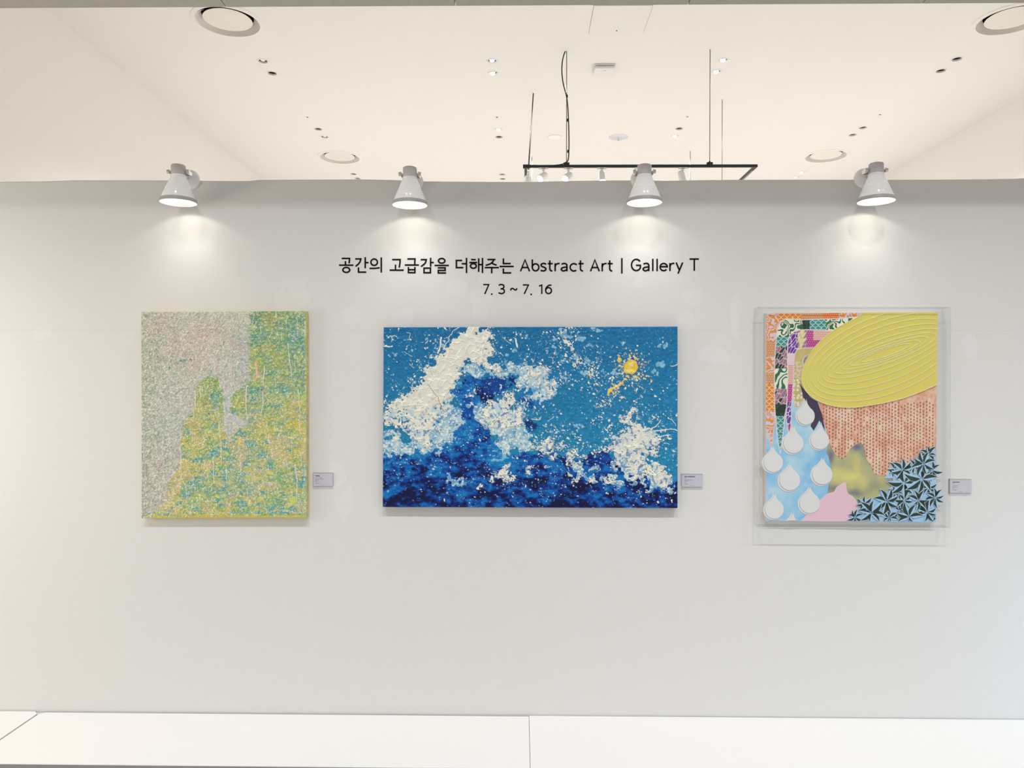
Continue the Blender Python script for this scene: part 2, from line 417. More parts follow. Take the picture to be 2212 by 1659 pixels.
def make_vent():
    t = thing('air_vent', '', 'air vent', (0, 0, 0), 'round ceiling air vents')
    b = bmesh.new(); lathe(b, [(0.290, 0.0), (0.288, -0.004), (0.262, -0.010), (0.254, -0.010), (0.250, 0.0), (0.250, 0.01)], 72); part('flange', b, M['ceiling'], t, True, 0.5)
    a = math.radians(-90)     # the open slot faces the hall's front
    w = math.radians(50)
    b = bmesh.new(); lathe(b, [(0.250, 0.0), (0.232, 0.022), (0.205, 0.045)], 60, a0=a + w, a1=a + 2 * PI - w); part('cone', b, M['vent_cone'], t, True)
    b = bmesh.new(); lathe(b, [(0.250, 0.01), (0.250, 0.16), (0, 0.16)], 60); part('throat', b, M['dark_gap'], t, True, 0.6)
    for s in (-1, 1):
        b = bmesh.new()
        q = a + s * (w + 0.012)
        p0 = Vector((0.249 * math.cos(q), 0.249 * math.sin(q), 0.0)); p1 = Vector((0.19 * math.cos(q), 0.19 * math.sin(q), 0.04))
        tube(b, [p0, (p0 + p1) / 2 + Vector((0, 0, 0.004)), p1], 0.006, 8); part('bracket', b, M['vent'], t, True)
    b = bmesh.new(); lathe(b, [(0, 0.009), (0.192, 0.009), (0.195, 0.0105), (0.195, 0.012), (0, 0.012)], 72); part('disc', b, M['vent'], t, True, 0.4)
    return t
vent = None
for u, v, label in VENT:
    vent_o = make_vent() if vent is None else copy_tree(vent)
    if vent is None: vent = vent_o
    vent_o['label'] = label; vent_o.location = Q(u, v, ZC)

pin = None
for u, v, label in PIN:
    if pin is None:
        pin = o = thing('sprinkler_pin', '', 'sprinkler', (0, 0, 0), 'ceiling sprinkler pins')
        b = bmesh.new(); lathe(b, [(0.012, 0.0), (0.012, -0.002), (0.026, -0.0025), (0.028, 0)], 28); part('escutcheon', b, M['white_plastic'], o, True, 0.6)
        b = bmesh.new(); lathe(b, [(0.012, 0), (0.012, 0.03), (0, 0.03)], 20); part('socket', b, M['dark_gap'], o, True, 0.6)
    else: o = copy_tree(pin)
    o['label'] = label; o.location = Q(u, v, ZC)

# access hatch, smoke alarm box, two round plates
cs = [Q(u, v, ZC) for u, v in ((1283, 6), (1409, 6), (1390, 72), (1271, 72))]
x0, x1 = cs[3].x, cs[2].x; y1 = cs[3].y; y0 = y1 - (x1 - x0)
t = thing('access_hatch', 'flush square white ceiling access hatch against the fascia', 'hatch', ((x0 + x1) / 2, (y0 + y1) / 2, ZC))
hw = (x1 - x0) / 2
b = bbox((-hw + 0.004, -hw + 0.004, -0.003), (hw - 0.004, hw - 0.004, -0.0005)); part('panel', b, M['ceiling'], t)
b = bmesh.new()
for lo, hi in (((-hw, -hw), (-hw + 0.0035, hw)), ((hw - 0.0035, -hw), (hw, hw)), ((-hw, hw - 0.010), (hw, hw)), ((-hw, -hw), (hw, -hw + 0.0035))): box(b, (*lo, -0.0012), (*hi, -0.0002))
part('frame', b, M['hatch_line'], t)
b = bmesh.new(); lathe(b, [(0, -0.005), (0.006, -0.005), (0.007, -0.003)], 16, (0, hw - 0.05, 0)); part('screw', b, M['dark_gap'], t)

c = Q(1305, 145, ZC)
t = thing('ceiling_alarm', 'white rounded square alarm box on the ceiling right of the cable loop', 'alarm', (c.x, c.y + 0.02, ZC))
b = bbox((-0.10, -0.10, -0.012), (0.10, 0.10, 0.0), 0.004); part('back_plate', b, M['white_plastic'], t, True, 0.5)
b = bbox((-0.096, -0.096, -0.045), (0.096, 0.096, -0.014), 0.014, 4); part('cover', b, M['white_plastic'], t, True, 0.8)
b = bbox((-0.012, -0.05, -0.0465), (0.012, -0.044, -0.0445)); part('indicator', b, M['hatch_line'], t)

c = Q(1198, 296, ZC); t = thing('ceiling_speaker', 'plain round white ceiling plate left of the sprinkler plate', 'speaker', (c.x, c.y, ZC))
b = bmesh.new(); lathe(b, [(0.092, 0), (0.090, -0.006), (0.078, -0.008), (0.074, -0.005)], 48); part('rim', b, M['white_plastic'], t, True, 0.6)
b = bmesh.new(); lathe(b, [(0, -0.0055), (0.075, -0.0055)], 48); part('grille', b, M['lens_off'], t, True)
c = Q(1336, 296, ZC); t = thing('sprinkler_plate', 'round pale ceiling plate with small centre stem above the track', 'sprinkler', (c.x, c.y, ZC))
b = bmesh.new(); lathe(b, [(0.118, 0), (0.116, -0.004), (0.10, -0.010), (0, -0.011)], 48); part('plate', b, M['reflector'], t, True, 0.6)
b = bmesh.new(); lathe(b, [(0.006, -0.011), (0.006, -0.035), (0.014, -0.036), (0.014, -0.039), (0, -0.04)], 16); part('stem', b, M['chrome'], t, True, 0.6)

# ------------------------------------------------------------------ hanging track
a_top = Q(1224, 110.5, ZC); b_top = Q(1534, 107, ZC)
TY = (a_top.y + b_top.y) / 2
pl, pr = P(1133, 361.5, TY), P(1636, 356.5, TY)
TZ = (pl.z + pr.z) / 2
TXL, TXR = pl.x, pr.x
TYB = Q(1491, 325, ZC).y + 0.5
t = thing('lighting_track', 'black hanging lighting track frame on thin rods behind the wall', 'light track', (TXL, TY, TZ), world=True)
S = 0.012
b = bbox((TXL, TY - S, TZ - S), (TXR, TY + S, TZ + S), 0.002); part('rail', b, M['black'], t)
b = bbox((TXR - 2 * S, TY + S, TZ - S), (TXR, TYB, TZ + S), 0.002); part('rail', b, M['black'], t)
b = bbox((TXL, TY + S, TZ - S), (TXL + 2 * S, TYB, TZ + S), 0.002); part('rail', b, M['black'], t)
b = bbox((TXL + 2 * S, TYB - 2 * S, TZ - S), (TXR - 2 * S, TYB, TZ + S), 0.002); part('rail', b, M['black'], t)
b = bbox((TXR - 0.0195, TY + 0.10, TZ - S - 0.0015), (TXR - 0.0045, TYB - 0.1, TZ - S + 0.001)); part('rail_groove', b, M['rod'], t)
b = bbox((TXL - 0.014, TY - 0.017, TZ - 0.017), (TXL + 0.05, TY + 0.017, TZ + 0.014), 0.003); part('corner_connector', b, M['black'], t, True, 0.5)
def rod(u, v, zb, r=0.0042, m='rod'):
    p = Q(u, v, ZC); bb = bmesh.new(); tube(bb, [(p.x, p.y, ZC), (p.x, p.y, zb)], r, 8)
    o = part('suspension_rod', bb, M[m], t, True); b2 = bmesh.new(); lathe(b2, [(0.014, 0), (0.012, -0.006), (0.005, -0.012)], 16, (p.x, p.y, ZC)); part('ceiling_cup', b2, M['white_plastic'], o, True)
    return p
for u, v in ((1224, 110.5), (1534, 107)):
    p = Q(u, v, ZC); bb = bmesh.new(); tube(bb, [(p.x, p.y, ZC), (p.x, TY, TZ + 0.02)], 0.0042, 8); part('suspension_rod', bb, M['rod'], t, True)
    b = bbox((p.x - 0.026, TY - 0.016, TZ + 0.010), (p.x + 0.026, TY + 0.016, TZ + 0.032), 0.003)
    lathe(b, [(0.010, 0.030), (0.008, 0.042), (0.0, 0.045)], 12, (p.x, TY, TZ)); part('clamp', b, M['black'], t)
rod(1560, 215, TZ, 0.0038); rod(1491, 325, TZ, 0.0042); rod(1149, 338, TZ, 0.0042)
# leaning black wire at the left
p = Q(1152, 202, ZC); e = P(1141.5, 366, TY + 0.25)
bb = bmesh.new(); tube(bb, [p, (p + e) / 2, e], 0.006, 8); part('suspension_wire', bb, M['black_cable'], t, True)
# power cable: loop at the ceiling, down the front rod, out along the rail
pts = [P(u, v, TY - 0.012) for u, v in ((1221, 111), (1217, 122), (1214, 140), (1214, 160), (1217, 182), (1223, 205), (1226, 225), (1228, 260), (1229, 300), (1228.5, 335), (1226, 348), (1220, 352), (1211, 355.5), (1190, 357.4), (1160, 357.8))]
bb = bmesh.new(); tube(bb, smooth_line(pts, 8), 0.0052, 8); part('power_cable', bb, M['black_cable'], t, True)
for u, v in ((1225, 208), (1226.5, 259.5), (1227, 327)):
    q = P(u, v, TY - 0.004); bb = bbox((q.x - 0.007, q.y - 0.012, q.z - 0.012), (q.x + 0.007, q.y + 0.012, q.z + 0.012), 0.003); part('cable_tie', bb, M['black'], t)

def track_head(u, y, aim, label, lens, off=0.0):
    x = P(u, 362, y).x
    o = thing('track_spotlight', label, 'track light', (x, y, TZ - S), 'white spotlights on the hanging track')
    b = bbox((-0.042, -0.012, -0.016), (0.042, 0.012, 0.0), 0.003); ad = part('adapter', b, M['white_plastic'], o, True, 0.5)
    b = bbox((-0.016, -0.0128, -0.012), (0.016, -0.0118, -0.005)); part('terminal_label', b, M['ink_pale'], ad)
    b = bmesh.new(); tube(b, [(0, 0, -0.014), (0, 0, -0.05)], 0.007, 12); lathe(b, [(0.014, -0.016), (0.013, -0.026), (0.007, -0.03)], 16); part('stem', b, M['white_plastic'], o, True, 0.6)
    d = Vector(aim).normalized(); rot = d.to_track_quat('-Z', 'Y').to_matrix().to_4x4()
    piv = Vector((0, 0, -0.078)) + Vector((off, 0, 0))
    b = bmesh.new(); lathe(b, [(0, 0.052), (0.018, 0.048), (0.030, 0.030), (0.034, 0.0), (0.036, -0.055), (0.031, -0.055), (0.029, -0.035)], 32)
    bmesh.ops.transform(b, matrix=Matrix.Translation(piv) @ rot, verts=b.verts); hd = part('head', b, M['white_plastic'], o, True, 0.6)
    b = bmesh.new(); lathe(b, [(0, -0.040), (0.0305, -0.040), (0.0305, -0.036), (0, -0.036)], 28)
    bmesh.ops.transform(b, matrix=Matrix.Translation(piv) @ rot, verts=b.verts); part('lens', b, M[lens], hd)
    return o
track_head(1174, TY, (-0.55, -0.55, -0.55), 'white track spotlight glowing, first from the left end of the front rail', 'lens_on')
track_head(1228, TY, (-0.55, -0.55, -0.55), 'white track spotlight glowing under the cable clamp on the front rail', 'lens_on')
track_head(1300, TY, (0.05, -0.35, -0.95), 'white track spotlight glowing, hanging midway along the front rail', 'lens_on')
track_head(1381, TY, (0.1, 0.2, -0.95), 'white track spotlight hidden behind the third wall lamp', 'lens_off')
track_head(1475, TY, (0.35, 0.35, -0.9), 'white track spotlight turned away, last towards the right rail', 'lens_off', -0.012)
o = track_head(1141, TY + 0.14, (0.5, -0.2, -0.8), 'white spotlight under the left end of the black track', 'lens_on')
o.rotation_euler = (0, 0, PI / 2)

# ------------------------------------------------------------------ four wall lamps
AX = -0.116
def make_wall_lamp():
    t = thing('wall_lamp', '', 'wall lamp', (0, 0, 0), 'white cone lamps along the wall top')
    b = bmesh.new(); lathe(b, [(0, 0), (0.043, 0), (0.043, 0.006), (0.041, 0.012), (0.030, 0.022), (0.016, 0.027), (0, 0.028)], 48)
    bmesh.ops.rotate(b, cent=(0, 0, 0), matrix=Matrix.Rotation(PI / 2, 3, 'X'), verts=b.verts); part('wall_plate', b, M['white_gloss'], t, True, 0.9)
    # yoke: arm and fork that hold the cap by two screws
    b = bmesh.new(); tube(b, [(0, -0.024, 0), (0, -0.05, 0.002), (0, -0.072, 0.004)], 0.0065, 12)
    box(b, (-0.039, -0.078, -0.004), (0.039, -0.070, 0.012))
    for s in (-1, 1): box(b, (s * 0.0375 - 0.0018, AX - 0.008, -0.004), (s * 0.0375 + 0.0018, -0.072, 0.012))
    part('yoke', b, M['chrome'], t)
    for s in (-1, 1):
        b = bmesh.new(); r = []
        for k in range(24): r.append(0.0085 if k % 2 else 0.0074)
        ra = [b.verts.new((s * 0.0395, AX + r[k] * math.cos(2 * PI * k / 24), 0.004 + r[k] * math.sin(2 * PI * k / 24))) for k in range(24)]
        rb = [b.verts.new((s * 0.048, AX + r[k] * math.cos(2 * PI * k / 24), 0.004 + r[k] * math.sin(2 * PI * k / 24))) for k in range(24)]
        for k in range(24): b.faces.new((ra[k], ra[(k + 1) % 24], rb[(k + 1) % 24], rb[k]))
        b.faces.new(ra); b.faces.new(rb)
        tube(b, [(s * 0.028, AX, 0.004), (s * 0.04, AX, 0.004)], 0.003, 8)
        part('thumb_screw', b, M['chrome'], t)
    b = bmesh.new(); lathe(b, [(0, 0.032), (0.026, 0.032), (0.0293, 0.029), (0.0297, 0.024), (0.0297, -0.012), (0.026, -0.014)], 48, (0, AX, 0)); part('cap', b, M['shaded_cap'], t, True, 0.9)
    out = [(0.0285, -0.010), (0.0318, -0.013), (0.0330, -0.017), (0.0318, -0.0205), (0.0325, -0.023)]
    z0, z1, r0, r1 = -0.023, -0.114, 0.0325, 0.0715
    for q, d in ((0.5, 0), (0.53, 0.0012), (0.56, 0), (0.60, 0), (0.63, 0.0012), (0.66, 0), (0.70, 0), (0.73, 0.0012), (0.76, 0), (1, 0)):
        out.append((r0 + (r1 - r0) * q + d, z0 + (z1 - z0) * q))
    b = bmesh.new(); lathe(b, out + [(0.0700, -0.1145), (0.0312, -0.0255), (0.0, -0.0235)], 64, (0, AX, 0)); part('shade', b, M['white_gloss'], t, True, 0.5)
    b = bmesh.new(); lathe(b, [(0.0712, -0.113), (0.0738, -0.1145), (0.0752, -0.119), (0.0758, -0.129), (0.0740, -0.1295), (0.0706, -0.114)], 64, (0, AX, 0)); part('rim_band', b, M['band'], t, True, 0.8)
    b = bmesh.new(); lathe(b, [(0, -0.078), (0.012, -0.0765), (0.022, -0.069), (0.025, -0.058), (0.022, -0.046), (0.014, -0.036), (0.013, -0.022)], 32, (0, AX, 0)); part('bulb', b, M['bulb'], t, True)
    return t
LAMPS = [(411, 391, 'white cone wall lamp above the yellow-green painting'), (905, 394, 'white cone wall lamp above the left half of the blue wave painting'),
         (1373, 391, 'white cone wall lamp above the right half of the blue wave painting'), (1868, 388, 'white cone wall lamp above the cased collage')]
axis_u = [385.5, 885.5, 1392, 1892.5]
wl = None
for (u, v, label), au in zip(LAMPS, axis_u):
    o = make_wall_lamp() if wl is None else copy_tree(wl)
    if wl is None: wl = o
    x = P(au, v, AX).x
    o.location = (x, -0.0005, P(u, v, 0).z + 0.004 - (0.004 if u == 905 else 0)); o['label'] = label
    lz = o.location.z - 0.083
    lamp('wall_lamp_beam', 'SPOT', (x, AX, lz), (x, AX, 0), 2.3, (1.0, 0.95, 0.87), spot_size=math.radians(92), spot_blend=1.0, shadow_soft_size=0.016)
    lamp('wall_lamp_spill', 'SPOT', (x, AX, lz), (x, AX, 0), 0.68, (1.0, 0.93, 0.80), spot_size=math.radians(150), spot_blend=0.35, shadow_soft_size=0.012)

# ------------------------------------------------------------------ white display platforms
PZ = P(1106, 1545.5, 0).z
YF = Q(560, 1654.5, PZ).y
def platform(x0, x1, dz, label, cl=0.0, cr=0.0, yb=-0.004):
    t = thing('display_platform', label, 'platform', ((x0 + x1) / 2, (YF + yb) / 2, 0), 'low white display platforms', world=True)
    b = bmesh.new(); z1 = PZ + dz; z0 = z1 - 0.003
    out = [(x0, YF), (x1, YF)] + ([(x1, yb - cr), (x1 - cr, yb)] if cr else [(x1, yb)]) + ([(x0 + cl, yb), (x0, yb - cl)] if cl else [(x0, yb)])
    vs = [b.verts.new((x, y, z0)) for x, y in out]; f = b.faces.new(vs)
    r = bmesh.ops.extrude_face_region(b, geom=[f]); bmesh.ops.translate(b, vec=(0, 0, z1 - z0), verts=[v for v in r['geom'] if isinstance(v, bmesh.types.BMVert)])
    bmesh.ops.bevel(b, geom=[e for e in b.edges if all(abs(v.co.z - z1) < 1e-6 for v in e.verts)], offset=0.0008, segments=2, affect='EDGES')
    part('top_board', b, M['platform'], t)
    b = bbox((x0 + 0.0005, YF + 0.001, 0.0), (x1 - 0.0005, YF + 0.02, z0)); part('front_panel', b, M['platform_side'], t)
    b = bbox((x0 + 0.001, YF + 0.021, 0.0), (x1 - 0.001, yb - 0.03, z0)); part('carcass', b, M['platform'], t)
    return t
xa = Q(90, 1537, PZ).x; xb = Q(1144, 1600, PZ).x
platform(xa - 2.2, xa - 0.0022, 0.003, 'white display platform at the far left, beyond the diagonal seam', cr=0.024)
platform(xa + 0.0022, xb - 0.0008, 0.0, 'long white display platform between the diagonal seam and the centre seam', cl=0.020, yb=-0.007)
platform(xb + 0.0008, xb + 2.9, 0.002, 'white display platform on the right, under the cased collage')
bm = bbox((xa - 0.022, -0.028, 0.0), (xa + 0.022, -0.005, PZ - 0.0012))
t = tag(mesh_obj('corner_bracket', bm, M['reflector']), 'small grey metal corner bracket in the gap between platforms', 'bracket')

# ------------------------------------------------------------------ lettering on the wall
def ribbon(bm, pts, w, y0, y1, closed=False):
    """flat stroke of width w (photograph pixels) along pts, cut from sheet between planes y0 and y1"""
    p = [Vector(q) for q in pts]
    if closed and (p[0] - p[-1]).length < 1e-4: p.pop()
    n = len(p); L = []; Rr = []
    for i in range(n):
        a = p[i - 1] if (i > 0 or closed) else None; b = p[(i + 1) % n] if (i < n - 1 or closed) else None
        d1 = (p[i] - a).normalized() if a is not None else None; d2 = (b - p[i]).normalized() if b is not None else None
        if d1 is None: d1 = d2
        if d2 is None: d2 = d1
        n1 = Vector((-d1.y, d1.x)); n2 = Vector((-d2.y, d2.x)); mm = n1 + n2
        if mm.length < 1e-5: mm = n1
        mm.normalize(); k = min(1.6, 1 / max(0.3, mm.dot(n1)))
        L.append(p[i] + mm * (w / 2 * k)); Rr.append(p[i] - mm * (w / 2 * k))
    f = [[bm.verts.new(P(q.x, q.y, y)) for q in X] for X in (L, Rr) for y in (y0, y1)]
    lb, lf, rb, rf = f
    for i in range(n if closed else n - 1):
        j = (i + 1) % n
        for q in ((lf[i], lf[j], rf[j], rf[i]), (lb[i], rb[i], rb[j], lb[j]), (lb[i], lb[j], lf[j], lf[i]), (rf[i], rf[j], rb[j], rb[i])): bm.faces.new(q)
    if not closed:
        bm.faces.new((lb[0], lf[0], rf[0], rb[0])); bm.faces.new((lb[-1], rb[-1], rf[-1], lf[-1]))

def arc(cx, cy, rx, ry, a0, a1, n=24):
    return [(cx + rx * math.cos(math.radians(a0 + (a1 - a0) * k / n)), cy + ry * math.sin(math.radians(a0 + (a1 - a0) * k / n))) for k in range(n + 1)]
def ring(cx, cy, rx, ry): return ('c', arc(cx, cy, rx, ry, 0, 360, 36))

A7 = lambda x, y: (720 + x / 5.395, 540 + y / 5.395)
A8 = lambda x, y: (1110 + x / 5.267, 540 + y / 5.267)
def write(bm, strokes, tf, w):
    for s in strokes:
        closed = s[0] == 'c'
        pts = s[1] if closed else s
        ribbon(bm, [tf(*q) for q in pts], w, -0.0003, -0.0012, closed)
sm = lambda *pts: [tuple(q)[:2] for q in smooth_line([(x, y, 0) for x, y in pts], 8)]
KOR = [
 [(98, 98), (189, 98), (184, 155)], [(141, 130), (141, 172)], [(66, 177), (234, 177)], ring(151, 232, 40, 29),
 [(255, 104)] + sm((320, 104), (309, 140), (289, 166), (259, 190)), [(372, 83), (372, 213)], [(372, 147), (411, 147)], [(293, 203), (293, 258), (384, 258)],
 ring(476, 142, 38, 37), sm((422, 214), (480, 214), (540, 207)), [(559, 86), (559, 262)],
 [(685, 112), (778, 112), (777, 150), (768, 205)], [(725, 170), (725, 230)], [(656, 235), (821, 235)],
 [(863, 104), (952, 104), (948, 168)], [(832, 175), (997, 175)], [(875, 198), (875, 264), (951, 264), (951, 198)], [(875, 230), (951, 230)],
 [(1018, 112)] + sm((1082, 112), (1074, 145), (1052, 170), (1022, 192)), [(1134, 90), (1134, 195)], [(1134, 146), (1171, 146)], ('c', [(1057, 211), (1132, 211), (1132, 265), (1057, 265)]),
 ring(1263, 126, 38, 27), [(1180, 180), (1346, 180)], [(1217, 208), (1303, 208), (1303, 238), (1223, 238), (1223, 268), (1314, 268)],
 [(1501, 122), (1434, 122), (1434, 205), (1514, 205)], [(1496, 160), (1550, 160)], [(1552, 92), (1552, 268)],
 [(1605, 111), (1660, 113)], [(1585, 146), (1676, 146)], ring(1632, 186, 34, 27), [(1694, 97), (1694, 255)], [(1738, 92), (1738, 268)], [(1694, 170), (1738, 170)],
 [(1795, 111), (1889, 111)], sm((1870, 113), (1855, 140), (1825, 163), (1775, 179)), sm((1840, 148), (1868, 164), (1904, 176)), [(1765, 205), (1929, 205)], [(1846, 208), (1846, 272)],
 [(1982, 98), (1982, 158), (2068, 158)], [(1938, 192), (2103, 192)], [(1982, 215), (1982, 267), (2073, 267)],
]
LAT = [
 [(76, 242), (127, 112), (178, 242)], [(94, 199), (160, 199)],
 [(210, 107), (210, 200)] + arc(247, 197, 37, 40, 180, -190, 30),
 sm((368, 162), (345, 153), (318, 158), (310, 173), (322, 188), (348, 198), (364, 212), (358, 230), (336, 238), (303, 232)),
 [(409, 118), (409, 210)] + arc(434, 212, 25, 26, 180, 80, 10), [(386, 155), (442, 155)],
 [(470, 150), (470, 242)], sm((470, 190), (478, 168), (496, 156), (520, 153)),
 sm((542, 160), (575, 153), (598, 162), (604, 182)) + [(604, 242)], sm((604, 195), (572, 197), (548, 205), (540, 220), (552, 235), (575, 237), (604, 220)),
 arc(683, 197, 42, 42, -40, -310, 26),
 [(758, 118), (758, 210)] + arc(783, 212, 25, 26, 180, 80, 10), [(734, 155), (794, 155)],
 [(873, 242), (922, 112), (972, 242)], [(890, 199), (954, 199)],
 [(1006, 150), (1006, 242)], sm((1006, 190), (1014, 168), (1032, 156), (1056, 153)),
 [(1091, 118), (1091, 210)] + arc(1116, 212, 25, 26, 180, 80, 10), [(1067, 155), (1126, 155)],
 [(1229, 92), (1229, 268)],
 arc(1393, 170, 54, 64, -38, -330, 30) + [(1440, 174), (1390, 174)],
 sm((1474, 158), (1507, 151), (1530, 160), (1536, 180)) + [(1536, 240)], sm((1536, 193), (1504, 195), (1480, 203), (1471, 218), (1484, 233), (1507, 235), (1536, 218)),
 [(1581, 100), (1581, 240)], [(1630, 100), (1630, 240)],
 [(1664, 190), (1745, 190)] + arc(1705, 194, 41, 41, -5, -320, 28),
 [(1776, 148), (1776, 240)], sm((1776, 188), (1784, 166), (1802, 154), (1826, 151)),
 [(1847, 142), (1884, 232)], [(1921, 142), (1868, 268)],
 [(1998, 103), (2106, 103)], [(2053, 103), (2053, 236)],
]
DATE7 = [[(1747, 403), (1812, 403), (1765, 512)], [(1838, 513), (1855, 513)],
         sm((1927, 412), (1950, 402), (1980, 408), (1988, 430), (1972, 450), (1950, 452)) + sm((1950, 452), (1978, 456), (1993, 475), (1986, 498), (1958, 508), (1925, 498)),
         sm((2065, 470), (2074, 452), (2092, 448), (2112, 462), (2130, 464), (2140, 446))]
DATE8 = [[(102, 397), (166, 397), (118, 500)], [(189, 504), (206, 504)], [(286, 411), (318, 398), (318, 500)],
         ring(395, 462, 33, 34), sm((428, 402), (404, 400), (378, 418), (364, 440), (362, 466))]
t = thing('title_lettering', 'long black exhibition title in Korean and English on the wall', 'lettering', tuple(P(1120, 575)), world=True)
def words(t, strokes, tf, groups, w, name):
    """one part per word, one sub-part per letter; groups: strokes of each letter"""
    i = 0
    for g in groups:
        if len(g) == 1:
            bm = bmesh.new(); write(bm, strokes[i:i + g[0]], tf, w); part(name, bm, M['vinyl'], t); i += g[0]; continue
        e = bpy.data.objects.new(name, None); COL.objects.link(e); e.parent = t; e.empty_display_size = 0.02
        for n in g:
            bm = bmesh.new(); write(bm, strokes[i:i + n], tf, w); part('letter', bm, M['vinyl'], e); i += n
words(t, KOR, A7, ((4, 4, 3), (3, 4, 4, 3), (3, 6, 5, 3)), 3.3, 'word')
words(t, LAT, A8, ((2, 1, 1, 2, 2, 2, 1, 2), (2, 2, 2), (1,), (1, 2, 1, 1, 1, 2, 2), (2,)), 3.3, 'word')
t = thing('date_lettering', 'short black line of dates below the exhibition title', 'lettering', tuple(P(1118, 626)), world=True)
dot7 = ('c', [(1837, 505), (1855, 505), (1855, 522), (1837, 522)]); dot8 = ('c', [(188, 496), (206, 496), (206, 513), (188, 513)])
def blot(bm, pts, tf):
    f = [bm.verts.new(P(*tf(*q), -0.0012)) for q in pts]; g = [bm.verts.new(P(*tf(*q), -0.0003)) for q in pts]; n = len(f)
    bm.faces.new(f); bm.faces.new(g[::-1])
    for i in range(n): bm.faces.new((f[i], g[i], g[(i + 1) % n], f[(i + 1) % n]))
for name, st, tf in (('numeral', DATE7[0], A7), ('full_stop', dot7[1], A7), ('numeral', DATE7[2], A7), ('tilde', DATE7[3], A7), ('numeral', DATE8[0], A8), ('full_stop', dot8[1], A8), ('numeral', DATE8[2], A8), ('numeral', DATE8[3:], A8)):
    bm = bmesh.new()
    if name == 'full_stop': blot(bm, st, tf)
    else: write(bm, st if isinstance(st[0], list) or st[0] == 'c' or (isinstance(st[0], tuple) and st[0][0] == 'c') else [st], tf, 2.9)
    part(name, bm, M['vinyl'], t)

# ------------------------------------------------------------------ three label cards in clear holders
def card(u0, v0, u1, v1, label, rows, name='label_card'):
    a, b_ = P(u0, v0), P(u1, v1); cx, cz = (a.x + b_.x) / 2, (a.z + b_.z) / 2; hw, hh = (b_.x - a.x) / 2, (a.z - b_.z) / 2
    t = thing(name, label, 'label card', (cx, 0, cz), 'printed label cards on the wall')
    b = bbox((-hw, -0.0075, -hh), (hw, -0.0005, hh), 0.0008); part('holder', b, M['acrylic'], t)
    b = bmesh.new()
    for lo, hi in (((-hw, hh - 0.0016), (hw, hh)), ((-hw, -hh), (hw, -hh + 0.0016)), ((-hw, -hh), (-hw + 0.0016, hh))): box(b, (lo[0], -0.008, lo[1]), (hi[0], -0.0003, hi[1]))
    part('holder_edge', b, M['acrylic_edge'], t)
    b = bbox((-hw + 0.003, -0.0050, -hh + 0.004), (hw - 0.002, -0.0044, hh - 0.003)); pc = part('paper', b, M['card'], t)
    for mk, sel in (('ink', 0), ('ink_pale', 1)):
        b = bmesh.new()
        for z, h, spans, pale in rows:
            if pale != sel: continue
            for s0, s1 in spans: box(b, (-hw + 2 * hw * s0, -0.0053, hh - 2 * hh * z - h / 2), (-hw + 2 * hw * s1, -0.0048, hh - 2 * hh * z + h / 2))
        part('print_lines', b, M[mk], pc)
    return t
def dashes(a, b, n, seed):
    r = random.Random(seed); out = []; x = a; w = (b - a) / n
    while x < b - 0.3 * w:
        q = min(b, x + w * r.uniform(0.45, 0.95)); out.append((x, q)); x = q + w * 0.18
    return out
card(676.5, 1020, 720.5, 1052, 'lilac-grey label card right of the yellow-green painting',
     [(0.23, 0.0042, dashes(0.13, 0.33, 4, 1), 0), (0.33, 0.0018, dashes(0.13, 0.45, 6, 2), 1), (0.45, 0.0022, dashes(0.12, 0.53, 7, 3), 1), (0.55, 0.0018, dashes(0.12, 0.28, 3, 4), 1),
      (0.64, 0.0018, [(0.12, 0.2)], 1), (0.75, 0.0020, dashes(0.12, 0.31, 4, 5), 1), (0.86, 0.0012, dashes(0.38, 0.6, 5, 6), 1)])
card(1471.5, 1022.5, 1517.5, 1053.5, 'lilac-grey label card right of the blue wave painting',
     [(0.22, 0.0044, dashes(0.14, 0.27, 4, 7) + dashes(0.30, 0.64, 9, 8), 0), (0.32, 0.0016, [(0.14, 0.23)], 1), (0.45, 0.0022, dashes(0.14, 0.51, 7, 9), 1), (0.53, 0.0022, dashes(0.14, 0.35, 4, 10), 1),
      (0.62, 0.0020, [(0.14, 0.21)], 1), (0.74, 0.0022, dashes(0.14, 0.33, 4, 11), 1), (0.86, 0.0012, dashes(0.38, 0.6, 5, 12), 1)])
card(2049, 1034, 2097.5, 1066.5, 'lilac-grey label card right of the cased collage',
     [(0.22, 0.0036, dashes(0.15, 0.47, 9, 13), 0), (0.32, 0.0016, [(0.16, 0.25)], 1), (0.45, 0.0020, dashes(0.15, 0.41, 5, 14), 1), (0.54, 0.0020, dashes(0.15, 0.36, 4, 15), 1),
      (0.62, 0.0018, [(0.15, 0.22)], 1), (0.74, 0.0020, dashes(0.15, 0.33, 4, 16), 1), (0.86, 0.0012, dashes(0.41, 0.6, 5, 17), 1)])

# ------------------------------------------------------------------ painting tools: pigment and paint relief drawn on a fine grid
def blur_up(a, H, W):
    h, w = a.shape
    y = np.linspace(0, h - 1.001, H); x = np.linspace(0, w - 1.001, W)
    yi = y.astype(int); xi = x.astype(int); fy = y - yi; fx = x - xi
    fy = fy * fy * (3 - 2 * fy); fx = fx * fx * (3 - 2 * fx)
    A = a[yi][:, xi]; B = a[yi][:, xi + 1]; C_ = a[yi + 1][:, xi]; D = a[yi + 1][:, xi + 1]
    fx = fx[None]; fy = fy[:, None]
    return (A * (1 - fx) + B * fx) * (1 - fy) + (C_ * (1 - fx) + D * fx) * fy

